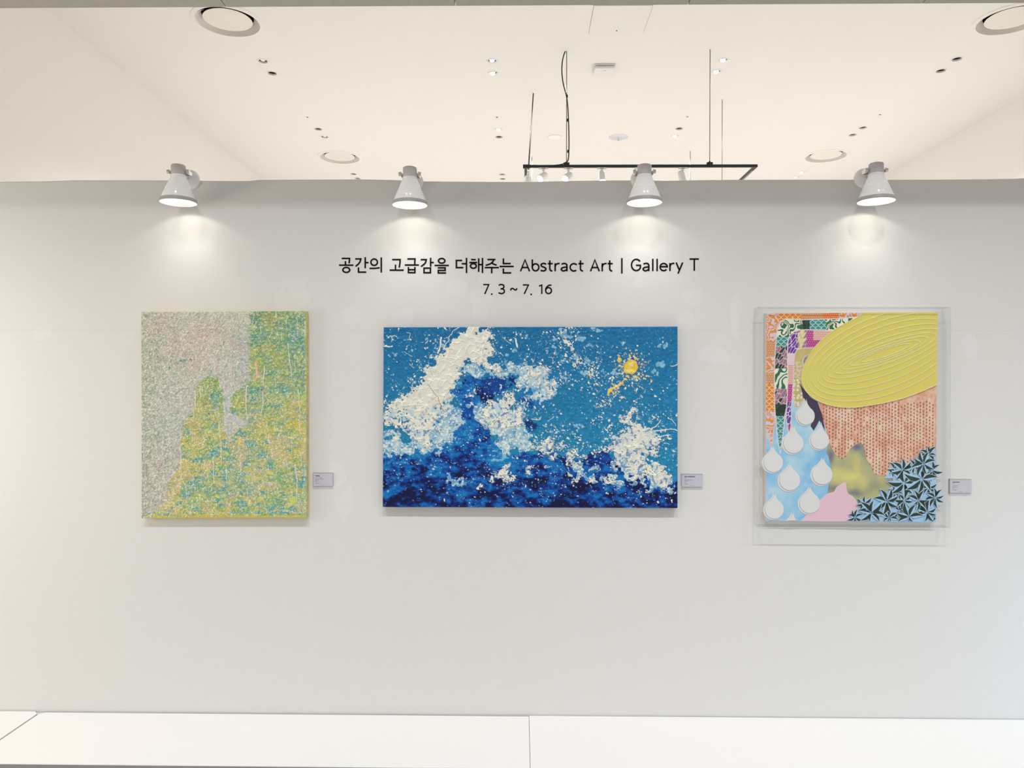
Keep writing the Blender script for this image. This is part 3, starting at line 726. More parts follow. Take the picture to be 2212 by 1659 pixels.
class Sheet:
    """a painted surface, px0..px1 in photograph pixels, W x H grid points"""
    def __init__(s, x0, y0, w, h, W, H, seed):
        s.w, s.h, s.W, s.H = w, h, W, H; s.ox = s.oy = 0.0
        s.X, s.Y = np.meshgrid(np.linspace(0, w, W), np.linspace(0, h, H))
        s.k = W / w; s.C = np.zeros((H, W, 3)); s.Z = np.zeros((H, W)); s.r = np.random.RandomState(seed)
    def noise(s, sc, octv=3, st=1.0, gain=0.5):
        """smooth noise 0..1; sc: feature size in pixels, st: stretch along x"""
        out = 0; amp = 1; tot = 0
        for i in range(octv):
            q = sc / 2 ** i
            n = s.r.rand(max(3, int(s.h / q) + 3), max(3, int(s.w / (q * st)) + 3))
            out = out + amp * blur_up(n, s.H, s.W); tot += amp; amp *= gain
        out = out / tot
        return np.clip((out - out.mean()) / (out.std() * 4.0) + 0.5, 0, 1)
    def sd(s, pts, X=None, Y=None):
        """signed distance to a polygon, positive inside"""
        X = s.X if X is None else X; Y = s.Y if Y is None else Y
        d = np.full(X.shape, 1e9); ins = np.zeros(X.shape, bool); n = len(pts)
        for i in range(n):
            (ax, ay), (bx, by) = pts[i], pts[(i + 1) % n]
            ex, ey = bx - ax, by - ay; L = ex * ex + ey * ey + 1e-9
            t = np.clip(((X - ax) * ex + (Y - ay) * ey) / L, 0, 1)
            d = np.minimum(d, (X - ax - t * ex) ** 2 + (Y - ay - t * ey) ** 2)
            if ay != by: ins ^= ((ay > Y) != (by > Y)) & (X < (bx - ax) * (Y - ay) / (by - ay) + ax)
        return np.where(ins, 1, -1) * np.sqrt(d)
    def put(s, mask, col):
        m = mask[..., None] if mask.ndim == 2 else mask
        s.C = s.C * (1 - m) + np.asarray(col) * m
    def win(s, x, y, r):
        k = s.k; x -= s.ox; y -= s.oy
        return slice(max(0, int((y - r) * k)), min(s.H, int((y + r) * k) + 2)), slice(max(0, int((x - r) * k)), min(s.W, int((x + r) * k) + 2))
    def dot(s, x, y, rx, ry, a, col, z, soft=0.6):
        R = max(rx, ry) + 1.5; sy, sx = s.win(x, y, R)
        if sy.start >= sy.stop or sx.start >= sx.stop: return
        dx = s.X[sy, sx] - x; dy = s.Y[sy, sx] - y; c, q = math.cos(a), math.sin(a)
        d = np.sqrt(((dx * c + dy * q) / rx) ** 2 + ((-dx * q + dy * c) / ry) ** 2)
        m = np.clip((1 - d) * min(rx, ry) / soft + 0.5, 0, 1)[..., None]
        s.C[sy, sx] = s.C[sy, sx] * (1 - m) + np.asarray(col) * m
        s.Z[sy, sx] = np.maximum(s.Z[sy, sx], m[..., 0] * z * np.sqrt(np.clip(1.1 - d * d, 0, 1)) + 0)
    def line(s, pts, r, col, z, soft=0.6, op=1.0):
        xs_, ys_ = [p[0] for p in pts], [p[1] for p in pts]; R = (max(r) if isinstance(r, (list, tuple)) else r) + 2
        k = s.k
        sy = slice(max(0, int((min(ys_) - s.oy - R) * k)), min(s.H, int((max(ys_) - s.oy + R) * k) + 2)); sx = slice(max(0, int((min(xs_) - s.ox - R) * k)), min(s.W, int((max(xs_) - s.ox + R) * k) + 2))
        if sy.start >= sy.stop or sx.start >= sx.stop: return
        X, Y = s.X[sy, sx], s.Y[sy, sx]; m = np.zeros(X.shape)
        for i in range(len(pts) - 1):
            (ax, ay), (bx, by) = pts[i], pts[i + 1]; ra, rb = (r[i], r[i + 1]) if isinstance(r, (list, tuple)) else (r, r)
            ex, ey = bx - ax, by - ay; t = np.clip(((X - ax) * ex + (Y - ay) * ey) / (ex * ex + ey * ey + 1e-9), 0, 1)
            d = np.hypot(X - ax - t * ex, Y - ay - t * ey); m = np.maximum(m, np.clip((ra + (rb - ra) * t - d) / soft + 0.5, 0, 1))
        mo = m[..., None] * op; s.C[sy, sx] = s.C[sy, sx] * (1 - mo) + np.asarray(col) * mo
        s.Z[sy, sx] = np.maximum(s.Z[sy, sx], m * z)
    def scatter(s, dens, n):
        p = np.clip(dens, 0, None).ravel(); p = p / p.sum()
        i = s.r.choice(p.size, n, p=p); return s.X.ravel()[i] + s.r.rand(n) - 0.5, s.Y.ravel()[i] + s.r.rand(n) - 0.5

def cells(s, sc, warp=4.0):
    """ridges between crumpled cells of size sc"""
    wx, wy = s.noise(sc * 1.2, 2), s.noise(sc * 1.2, 2)
    gx, gy = (s.X + (wx - 0.5) * warp) / sc, (s.Y + (wy - 0.5) * warp) / sc; ix, iy = np.floor(gx), np.floor(gy); d1 = np.full(s.X.shape, 9.0); d2 = d1.copy()
    for a in (-1, 0, 1):
        for b in (-1, 0, 1):
            cx, cy = ix + a, iy + b; h = np.sin(cx * 127.1 + cy * 311.7) * 43758.5453; hx = h - np.floor(h); h = np.sin(cx * 269.5 + cy * 183.3) * 43758.5453; hy = h - np.floor(h)
            d = np.hypot(gx - cx - hx, gy - cy - hy); d2 = np.where(d < d1, d1, np.minimum(d2, d)); d1 = np.minimum(d1, d)
    return np.clip(1 - (d2 - d1) / 0.16, 0, 1), d1

def rgb(*c):
    return np.array(lin(c)) / ALB
ALB = 0.80                       # how bright a white sheet renders on this wall

def relief(name, sheet, corners, y, m, parent):
    """the painted face as a grid of real relief; corners: TL TR BR BL in photograph pixels on plane y"""
    H, W = sheet.H, sheet.W
    tl, tr, br, bl = [np.array(P(u, v, y)) for u, v in corners]
    a = np.linspace(0, 1, W)[None, :, None]; b = np.linspace(0, 1, H)[:, None, None]
    co = (tl * (1 - a) + tr * a) * (1 - b) + (bl * (1 - a) + br * a) * b
    co[..., 1] = y - (sheet.Z - sheet.Z.min())
    co[0, :, 1] = co[-1, :, 1] = y; co[:, 0, 1] = co[:, -1, 1] = y
    top = parent
    while top.parent is not None: top = top.parent
    co = co - np.array(top.location)
    me = bpy.data.meshes.new(name); n = H * W
    idx = np.arange(n).reshape(H, W)
    q = np.stack([idx[:-1, :-1], idx[1:, :-1], idx[1:, 1:], idx[:-1, 1:]], -1).reshape(-1)
    nf = (H - 1) * (W - 1)
    me.vertices.add(n); me.vertices.foreach_set('co', co.reshape(-1).astype(np.float32))
    me.loops.add(nf * 4); me.loops.foreach_set('vertex_index', q.astype(np.int32))
    me.polygons.add(nf); me.polygons.foreach_set('loop_start', np.arange(0, nf * 4, 4, dtype=np.int32))
    me.update(calc_edges=True)
    me.polygons.foreach_set('use_smooth', np.ones(nf, bool))
    ca = me.color_attributes.new('pigment', 'FLOAT_COLOR', 'POINT')
    col = np.ones((n, 4), np.float32); col[:, :3] = np.clip(sheet.C, 0, 0.95).reshape(-1, 3)
    ca.data.foreach_set('color', col.reshape(-1))
    me.materials.append(m); me.update()
    o = bpy.data.objects.new(name, me); COL.objects.link(o); o.parent = parent
    return o

def stretcher(name, corners, y0, y1, m, parent):
    b = bmesh.new()
    f = [b.verts.new(P(u, v, y1)) for u, v in corners]
    g = [b.verts.new((q.co.x, y0, q.co.z)) for q in f]
    b.faces.new(f); b.faces.new(g[::-1])
    for i in range(4): b.faces.new((f[i], g[i], g[(i + 1) % 4], f[(i + 1) % 4]))
    return part(name, b, m, parent)

# ------------------------------------------------------------------ the blue wave painting
def wave_sheet():
    s = Sheet(827, 706, 636, 391, 795, 489, 11)
    X, Y = s.X, s.Y
    c2 = lambda p: [(x / 6.506 - 17, y / 6.506 - 16) for x, y in p]; c3 = lambda p: [(x / 6.506 + 313, y / 6.506 - 16) for x, y in p]
    c4 = lambda p: [(x / 6.506 - 17, y / 6.506 + 184) for x, y in p]; c5 = lambda p: [(x / 6.506 + 313, y / 6.506 + 184) for x, y in p]
    n14, n6, n3, n30 = s.noise(16, 2), s.noise(7, 2), s.noise(3.2, 2), s.noise(34, 2)
    edge = (n14 - 0.5) * 26 + (n6 - 0.5) * 22 + (n3 - 0.5) * 9
    fine = (n6 - 0.5) * 16 + (n3 - 0.5) * 12
    step = lambda d, w=1.0: np.clip(d / w + 0.5, 0, 1)
    # sky
    t = np.clip(Y / 300, 0, 1)[..., None]; sky = rgb(14, 100, 150) * (1 - t) + rgb(26, 124, 166) * t
    u = np.clip((X - 330) / 200, 0, 1)[..., None]; sky = sky * (1 - u * 0.25) + (rgb(26, 118, 165) * (1 - t) + rgb(30, 124, 172) * t) * u * 0.25
    s.C[:] = sky * (0.94 + 0.12 * n6[..., None])
    streak = s.noise(5, 2, 1.6)
    s.put(step((streak - 0.74) * 60, 3) * 0.30, rgb(8, 78, 128))
    s.put(step((s.noise(4, 2, 1.3) - 0.80) * 60, 3) * 0.25, rgb(70, 150, 186))
    s.Z += (streak - 0.5) * 0.0014 + (n3 - 0.5) * 0.0010
    # water
    sea = c4([(60, 560), (330, 590), (600, 520), (900, 500), (1080, 300), (1130, 230), (1230, 0)]) + c2([(1230, 1300), (1150, 1120), (1060, 1000), (1100, 900), (1250, 780), (1300, 700), (1500, 760), (1750, 800), (1900, 830), (1880, 960), (1800, 1050), (1570, 1130), (1540, 1300), (1560, 1431)]) + \
        c4([(1560, 100), (1680, 380), (1800, 520), (1900, 600), (2160, 560), (2212, 520)]) + c5([(150, 560), (420, 580), (640, 640), (760, 640), (1050, 560), (1230, 640), (1400, 760), (1700, 900), (1950, 960), (2110, 980), (2110, 1400), (0, 1400)]) + c4([(60, 1400)])
    sdS = s.sd(sea) + edge * 0.5; mS = step(sdS)
    p1, p2, p3 = s.noise(15, 3, 1.5), s.noise(7, 2, 1.6), s.noise(30, 2, 1.6)
    deep = np.clip((Y - 235) / 150, 0, 1)
    v = 0.62 - 0.34 * deep + (p3 - 0.5) * 0.42 + (p1 - 0.5) * 0.42 + (p2 - 0.5) * 0.46 + (s.noise(3.6, 2, 1.4) - 0.5) * 0.34
    v += 0.16 * np.exp(-((X - 215) / 60) ** 2 - ((Y - 262) / 30) ** 2) + 0.18 * np.exp(-((X - 255) / 30) ** 2 - ((Y - 295) / 35) ** 2)
    v -= 0.30 * np.exp(-((X - 410) / 30) ** 2 - ((Y - 350) / 25) ** 2) + 0.14 * np.exp(-((X - 160) / 22) ** 2 - ((Y - 312) / 14) ** 2) + 0.12 * np.exp(-((X - 500) / 60) ** 2 - ((Y - 378) / 14) ** 2)
    v += 0.14 * np.exp(-((X - 60) / 70) ** 2 - ((Y - 276) / 14) ** 2)
    pal = [(0, 10, 60), (0, 34, 106), (0, 60, 138), (0, 84, 158), (8, 106, 172), (36, 132, 184), (104, 170, 204)]
    lev = [0.18, 0.32, 0.46, 0.62, 0.90, 1.06]
    wc = np.broadcast_to(rgb(*pal[0]), s.C.shape).copy()
    for c, l in zip(pal[1:], lev):
        m_ = step((v - l) * 40, 1.6)[..., None]; wc = wc * (1 - m_) + rgb(*c) * m_
    s.C = s.C * (1 - mS[..., None]) + wc * mS[..., None]
    s.Z = np.where(mS > 0.5, (p2 - 0.5) * 0.0014 + (p1 - 0.5) * 0.0010, s.Z)
    # dark hollow of the curl
    for cx, cy, rx, ry, a, col, amp in ((222, 143, 20, 22, -0.5, (0, 14, 66), 1.0), (240, 128, 34, 20, -0.3, (0, 54, 130), 0.9), (284, 115, 12, 9, 0.2, (0, 26, 112), 1.0), (178, 117, 10, 5, -0.4, (3, 22, 80), 1.0),
                                        (185, 172, 14, 26, 0.35, (0, 70, 152), 0.8), (314, 162, 16, 10, 0.5, (0, 40, 125), 0.9), (320, 212, 14, 12, 0.4, (0, 24, 100), 0.9), (150, 135, 20, 14, 0, (6, 96, 165), 0.7), (195, 96, 12, 12, 0, (14, 110, 176), 0.7),
                                        (450, 279, 22, 5, -0.35, (0, 20, 96), 0.9), (478, 282, 12, 14, 0.4, (0, 50, 140), 0.7), (330, 150, 40, 18, 0.3, (14, 104, 172), 0.5)):
        dx, dy = X - cx, Y - cy; d = np.sqrt(((dx * math.cos(a) + dy * math.sin(a)) / rx) ** 2 + ((-dx * math.sin(a) + dy * math.cos(a)) / ry) ** 2)
        s.put(step((1 - d) * min(rx, ry) + fine * 0.75, 1.5) * amp, rgb(*col))
    # pale foam under the white
    pale = [c4([(60, 230), (480, 420), (700, 380), (1050, 250), (1110, 400), (850, 540), (560, 560), (300, 580), (60, 560)]),
            c2([(1180, 560), (1500, 640), (1760, 720), (1900, 600), (2212, 640)]) + c3([(200, 640), (230, 720), (350, 930), (380, 1040), (120, 1110), (0, 1040), (-60, 900)]) + c2([(1980, 880), (1850, 760), (1700, 760), (1480, 860), (1330, 800), (1250, 720), (1200, 780), (1090, 900), (1030, 1000), (1080, 1110), (1160, 1260), (1230, 1431)]) + c4([(1190, 200), (1060, 340), (900, 420), (500, 430), (500, 250), (800, 100)]) + c2([(900, 1200), (1000, 800)]),
            c4([(1540, -60), (1500, 150), (1700, 390), (1790, 520), (1860, 640), (1920, 620), (1960, 520), (2170, 540), (2200, 300), (2090, 150), (2080, -40)]),
            c2([(1330, 1180), (1480, 1190), (1560, 1280), (1540, 1431), (1420, 1431)]),
            c5([(1200, 560), (1600, 560), (1720, 760), (1990, 880), (2000, 1050), (1800, 1130), (1500, 1010), (1330, 1000), (1190, 1060), (1090, 1010), (1130, 880), (1280, 840), (1210, 740)]),
            c5([(660, 700), (800, 700), (860, 860), (900, 970), (820, 960), (700, 900)]), c4([(1060, 960), (1250, 940), (1290, 1040), (1230, 1090), (1070, 1050)])]
    for i, p in enumerate(pale):
        d = s.sd(p) + edge * 0.8; m_ = step(d, 1.2)
        if i >= 3: m_ = m_ * step((n6 - 0.45) * 20)
        c = rgb(122, 170, 194) * (1 - n14[..., None]) + rgb(184, 206, 210) * n14[..., None]
        s.put(m_ * 0.92, c)
        s.put(m_ * step((n6 - 0.66) * 30, 2) * 0.75, rgb(66, 132, 182)); s.put(m_ * step((0.30 - n3) * 30, 2) * 0.75, rgb(232, 228, 214))
        s.Z += m_ * (0.0004 + (n6 - 0.5) * 0.001)
    # white foam
    W1 = c2([(1290, 118), (1580, 118), (1640, 250), (1570, 300), (1645, 420), (1570, 520), (1600, 600), (1760, 690), (1690, 755), (1560, 690), (1420, 610), (1300, 600), (1220, 680), (1200, 760), (1100, 880), (1050, 1000), (1000, 1100), (960, 1250), (1010, 1431)]) + \
        c4([(1000, 60), (900, 60), (880, 180), (960, 260), (900, 340), (780, 300), (760, 480), (650, 430), (480, 390), (400, 250), (250, 180), (60, 230)]) + c2([(60, 1400), (200, 1300), (250, 1130), (400, 1080), (550, 990), (620, 900), (700, 800), (720, 690), (820, 610), (930, 470), (1050, 320), (1180, 210)])
    white = [(W1, 1.0, 0.0), (c2([(1560, 1170), (1750, 1090), (1900, 1055), (1965, 1140), (1930, 1230), (2070, 1300), (2140, 1431)]) + c4([(2090, 40), (2080, 150), (1950, 230), (1750, 250), (1600, 250), (1530, 130), (1560, 0)]) + c2([(1540, 1330)]), 1.0, 0.0),
             (c2([(1270, 1060), (1420, 1050), (1540, 1080), (1560, 1130), (1420, 1120), (1300, 1110)]), 0.8, -2), (c3([(-40, 640), (80, 620), (230, 650), (190, 720), (340, 930), (300, 930), (120, 840), (20, 880)]), 1.0, -3), (c3([(100, 880), (240, 900), (360, 960), (330, 1000), (180, 960)]), 1.0, -3),
             (c5([(1310, 60), (1430, 60), (1440, 150), (1600, 180), (1700, 270), (1830, 320), (1840, 420), (1760, 480), (1600, 560), (1600, 620), (1690, 740), (1880, 770), (1985, 880), (1900, 1000), (1880, 1060), (1780, 1000), (1730, 860), (1560, 880), (1400, 900), (1300, 760), (1230, 740), (1240, 560), (1250, 450), (1240, 370), (1400, 280), (1480, 200), (1330, 130)]), 0.8, 5),
             (c5([(1090, 490), (1240, 470), (1240, 550), (1110, 530)]), 0.8, 0), (c5([(1620, 560), (1760, 520), (1830, 620), (1750, 650), (1640, 640)]), 0.9, -1),
             (c5([(60, 520), (200, 460), (300, 360), (350, 450), (440, 380), (450, 540), (330, 560), (200, 560)]), 0.8, -1), (c5([(470, 440), (520, 470), (490, 520)]), 0.5, 1), (c5([(540, 600), (620, 540), (680, 640), (600, 720), (550, 710)]), 0.8, 0), (c5([(700, 640), (850, 610), (840, 660), (740, 690), (760, 780), (960, 770), (1000, 800), (860, 840), (700, 770)]), 0.7, 0),
             (c5([(230, 620), (430, 560), (440, 640), (300, 690)]), 0.9, -4), (c5([(1090, 960), (1250, 960), (1300, 900), (1330, 950), (1220, 1030), (1110, 1040)]), 1.0, -2), (c5([(580, 860), (630, 900), (620, 940), (560, 880)]), 0.5, 0), (c5([(610, 1000), (690, 940), (690, 965), (630, 1015)]), 0.4, 0),
             (c4([(1580, 900), (1700, 900), (1800, 770), (1900, 760), (1860, 880), (2010, 900), (1900, 1000), (1780, 980), (1640, 960)]), 1.0, -2), (c4([(2110, 800), (2212, 780), (2212, 880), (2130, 870)]), 0.9, -1), (c4([(1440, 1030), (1500, 1010), (1490, 1050), (1450, 1080)]), 0.5, 0), (c4([(720, 330), (760, 420), (790, 480), (740, 490), (700, 400)]), 0.5, 1),
             (c3([(480, 130), (530, 140), (550, 240), (500, 300), (470, 240)]), 0.6, -1), (c3([(560, 330), (620, 340), (660, 440), (640, 480), (590, 400)]), 0.7, -1), (c3([(640, 520), (760, 560), (860, 590), (760, 640), (660, 580)]), 0.8, -3), (c3([(840, 650), (910, 640), (900, 800), (860, 780)]), 0.7, -1), (c3([(950, 900), (1030, 900), (990, 970)]), 0.6, -1),
             (c3([(480, 680), (560, 660), (540, 790), (480, 740)]), 0.7, -3), (c3([(1060, 1190), (1160, 1190), (1150, 1270), (1080, 1260)]), 0.7, -1), (c3([(1380, 1300), (1560, 1260), (1590, 1310), (1400, 1340)]), 0.9, -2), (c3([(1280, 1380), (1420, 1350), (1430, 1431), (1300, 1431)]), 0.8, 0)]
    foam = np.full(X.shape, -1e9)
    for p, amp, off in white: foam = np.maximum(foam, s.sd(p) + edge * 0.62 * amp + off)
    # blue speckle that shows through the foam, more towards its lower right
    veil = s.noise(22, 3); crest = np.maximum(np.exp(-((X - 175 + (Y - 40) * 0.75) / 75) ** 2) * (Y < 175) * (X < 260), 0.9 * np.exp(-((X - 545) / 34) ** 2 - ((Y - 255) / 38) ** 2) + 0.8 * np.exp(-((X - 602) / 16) ** 2 - ((Y - 315) / 18) ** 2)).clip(0, 1); hole = (step((n3 - 0.70) * 40, 2) * step((n14 - 0.42) * 14, 2)) * (foam < 10 - 6 * crest) + step((n3 - 0.80) * 40, 2) * step((veil - 0.5) * 10) * (1 - crest)
    mW = step(foam) * (1 - np.clip(hole, 0, 1))
    ra, da = cells(s, 15, 14); rb_, db = cells(s, 8, 8)
    ridge = np.clip(np.maximum(ra * step((n14 - 0.30) * 12, 2), rb_ * 0.6 * step((n30 - 0.42) * 12, 2)), 0, 1)
    wcol = rgb(219, 217, 205) * (0.93 + 0.07 * n14[..., None]); wcol = wcol * (1 - 0.55 * ridge[..., None]) + rgb(240, 235, 218) * 0.55 * ridge[..., None]
    s.put(mW, wcol)
    lowr = np.clip(((X * 0.35 + Y) - 165) / 90, 0, 1)
    s.put(mW * step((s.noise(9, 2) - 0.62 + 0.10 * (1 - lowr) * 0 - 0.04 + 0.10 * (lowr - 0.6)) * 30, 2) * 0.6 * (foam < 60) * (1 - 0.8 * crest), rgb(156, 190, 206))
    s.put(mW * step((s.noise(5, 2) - 0.76) * 40, 2) * lowr * 0.8, rgb(60, 120, 175))
    s.Z = np.where(mW > 0.5, 0.0014 + ridge * 0.0034 + da * 0.0012 + (n6 - 0.5) * 0.0010 + (n14 - 0.5) * 0.002, s.Z)
    # spatter flung off the foam
    far = np.exp(-np.clip(-foam, 0, None) / 22) * (foam < -1) * (1 - mS * 0.8); far *= 0.25 + np.clip((n14 - 0.35) * 3, 0, 2)
    xs_, ys_ = s.scatter(far, 2300)
    for x, y in zip(xs_, ys_):
        q = s.r.rand(); r = 0.45 + 1.5 * q ** 4; a = s.r.rand() * 3.14
        s.dot(x, y, r * (1 + 1.6 * s.r.rand() ** 3), r, a, rgb(226, 222, 206) if s.r.rand() < 0.72 else rgb(150, 188, 210), 0.0012)
    sk = np.where((mS < 0.5) & (foam < -3), 1.0, 0.0) * (0.15 + np.clip((n30 - 0.4) * 3, 0, 2))
    xs_, ys_ = s.scatter(sk, 620)
    for x, y in zip(xs_, ys_):
        r = 0.45 + 1.2 * s.r.rand() ** 3
        s.dot(x, y, r * (1 + 0.8 * s.r.rand()), r, s.r.rand() * 3.14, rgb(214, 216, 206) if s.r.rand() < 0.5 else rgb(118, 176, 206), 0.0010)
    sm_ = mS * (foam < -2) * np.clip((n6 - 0.35) * 3, 0, 1) * np.clip(1.3 - (Y - 270) / 120, 0.15, 1)
    xs_, ys_ = s.scatter(sm_, 900)
    for x, y in zip(xs_, ys_):
        r = 0.35 + 0.7 * s.r.rand() ** 3
        s.dot(x, y, r * (1 + 1.5 * s.r.rand()), r, (s.r.rand() - 0.5) * 1.4, rgb(216, 222, 216) if s.r.rand() < 0.55 else rgb(96, 168, 208), 0.0008)
    # grey-blue blots of thin paint in the sky
    for x, y, r in ((455, 5, 4), (466, 9, 5), (372, 26, 4.5), (388, 14, 7), (402, 21, 6), (432, 26, 7), (444, 42, 4), (450, 42, 3), (516, 37, 4), (601, 81, 8), (611, 42, 6), (598, 44, 4), (584, 96, 5), (591, 104, 4), (500, 98, 5), (477, 96, 3), (392, 112, 4), (440, 76, 6), (418, 66, 6), (430, 100, 6), (545, 112, 4), (368, 42, 4), (421, 214, 5), (429, 216, 4), (577, 205, 4), (93, 24, 3), (26, 61, 3), (112, 27, 2.5), (130, 40, 3), (60, 112, 3), (310, 20, 4), (285, 52, 4), (270, 60, 4), (352, 110, 3), (372, 128, 4)):
        for k in range(5):
            s.dot(x + s.r.randn() * r * 0.6, y + s.r.randn() * r * 0.6, r * (0.3 + 0.5 * s.r.rand()), r * (0.3 + 0.4 * s.r.rand()), s.r.rand() * 3, rgb(112, 166, 196) if k % 2 else rgb(134, 180, 204), 0.0007)
    # thrown threads
    cr = rgb(226, 222, 206)
    for p, r in ((c2([(160, 240), (220, 232), (270, 225), (300, 240)]), 0.8), (c2([(440, 180), (490, 200), (470, 250), (490, 270), (450, 280)]), 0.6), (c2([(1030, 270), (1035, 240), (1075, 200), (1090, 160), (1165, 115)]), 0.9), (c2([(960, 400), (1000, 330), (1040, 290)]), 0.9), (c2([(925, 250), (915, 310), (920, 350), (890, 440), (880, 470)]), 2.0), (c2([(975, 290), (970, 320)]), 0.8), (c2([(400, 450), (450, 480), (510, 520)]), 0.5),
                  (c2([(700, 340), (740, 290)]), 0.8), (c2([(480, 630), (540, 680)]), 0.8), (c2([(1790, 250), (1910, 345)]), 0.6), (c2([(1720, 450), (1800, 510)]), 0.5), (c2([(1970, 270), (1985, 330), (2000, 390)]), 2.2), (c5([(1700, 265), (1850, 260), (1980, 240), (2060, 245), (2100, 265)]), 1.2), (c5([(1740, 230), (1820, 180), (1860, 115)]), 1.1), (c5([(1980, 92), (2020, 110), (2080, 190)]), 0.8), (c5([(1780, 360), (1900, 335), (2000, 320)]), 1.1), (c5([(1770, 450), (1780, 520), (1750, 600)]), 0.9), (c5([(1910, 440), (1960, 440), (1990, 460)]), 0.8), (c5([(950, 575), (1060, 535)]), 0.6),
                  (c3([(200, 850), (300, 900), (360, 950), (390, 1020)]), 0.6), (c3([(290, 530), (340, 540), (355, 590)]), 0.7), (c3([(320, 880), (450, 930)]), 0.5), (c5([(60, 100), (160, 110), (190, 60)]), 1.0), (c5([(280, 130), (360, 80)]), 0.7), (c3([(2005, 660), (2070, 650), (2100, 630)]), 1.2), (c2([(120, 370), (160, 378), (230, 378)]), 1.6), (c2([(220, 310), (230, 260), (215, 245)]), 0.6)):
        p = [tuple(a_)[:2] for a_ in smooth_line([(x, y, 0) for x, y in p], 5)]; p = [(x + s.r.randn() * 0.35, y + s.r.randn() * 0.35) for x, y in p]
        s.line(p, [r * (0.45 + 0.5 * s.r.rand()) for _ in p], cr, 0.0016)
    # the yellow moon and its splashes
    ye = rgb(218, 184, 66)
    s.put(step(1.5 - np.abs(np.hypot(X - 537, Y - 86) - 17.0), 1.0) * (Y < 84) * (X > 530), rgb(20, 60, 150))
    mo = step(15.6 + (n6 - 0.5) * 3 - np.hypot((X - 535.3) * 1.0, (Y - 87.2) * 0.97))
    s.put(mo, ye); s.put(mo * step((n6 - 0.60 + 0.25 * np.exp(-((X - 535) / 8) ** 2 - ((Y - 86) / 8) ** 2)) * 16, 2) * 0.7, rgb(238, 218, 130)); s.put(mo * step(1.2 - np.abs(np.hypot(X - 535.3, Y - 87.2) - 14.6), 1) * 0.6, rgb(202, 160, 40))
    s.Z = np.where(mo > 0.5, 0.002 + n6 * 0.0015, s.Z)
    s.dot(511, 71.8, 4.6, 5.0, 0, ye, 0.003); s.dot(528, 107.5, 3.6, 2.0, 0.1, rgb(226, 190, 50), 0.002)
    s.line([(541, 65), (546, 66.5), (549, 70), (550, 73)], 1.0, rgb(226, 190, 120), 0.001)
    s.line(c3([(1368, 830), (1330, 880), (1290, 920), (1240, 945), (1190, 970), (1150, 1000), (1130, 1040)]), [1.0, 1.0, 2.6, 2.0, 2.4, 4.2, 2.0], rgb(224, 190, 92), 0.002)
    for p in (c3([(1240, 945), (1280, 965)]), c3([(1180, 1010), (1210, 1055)]), c3([(1130, 1020), (1140, 1070)]), c3([(1210, 930), (1180, 900)])): s.line(p, 1.3, rgb(224, 190, 92), 0.0018)
    d = np.exp(-(np.hypot(X - 536, Y - 92) - 20).clip(0) / 11) * (np.hypot(X - 536, Y - 87) > 17.5)
    d = np.maximum(d * 0.9, 0.8 * np.exp(-(np.abs((X - 507) * 0.70 + (Y - 128) * 0.71) / 9) ** 2 - ((X - 507) / 26) ** 2))
    xs_, ys_ = s.scatter(d, 330)
    for x, y in zip(xs_, ys_):
        q = s.r.rand(); r = 0.5 + 1.3 * s.r.rand() ** 3; s.dot(x, y, r * (1 + 1.2 * s.r.rand() ** 2), r, s.r.rand() * 3, rgb(232, 196, 130) if q < 0.55 else (rgb(232, 226, 208) if q < 0.85 else rgb(222, 180, 60)), 0.0012)
    # scratches and a crack in the thick white
    s.line(c2([(740, 910), (800, 990), (830, 1040), (890, 1100)]), 0.5, rgb(120, 120, 100), 0.001); s.line(c2([(890, 1095), (895, 1150), (960, 1280)]), 0.7, rgb(176, 130, 70), 0.001)
    return s

t = thing('wave_painting', 'wide blue and white splashed wave painting with a yellow disc', 'painting', (P(1146, 902).x, 0, P(1146, 902).z), world=True)
WC = [(829, 707), (1463.5, 705.5), (1463.5, 1097.5), (827, 1095)]
M['wave_edge'] = mat('dark_blue_edge', tuple(np.array(lin((14, 40, 100)))), 0.5, noise=0.4, nscale=60)
YW = -0.036
stretcher('canvas', WC, -0.0005, YW + 0.0006, M['wave_edge'], t)
relief('painted_face', wave_sheet(), WC, YW, M['paint'], t)

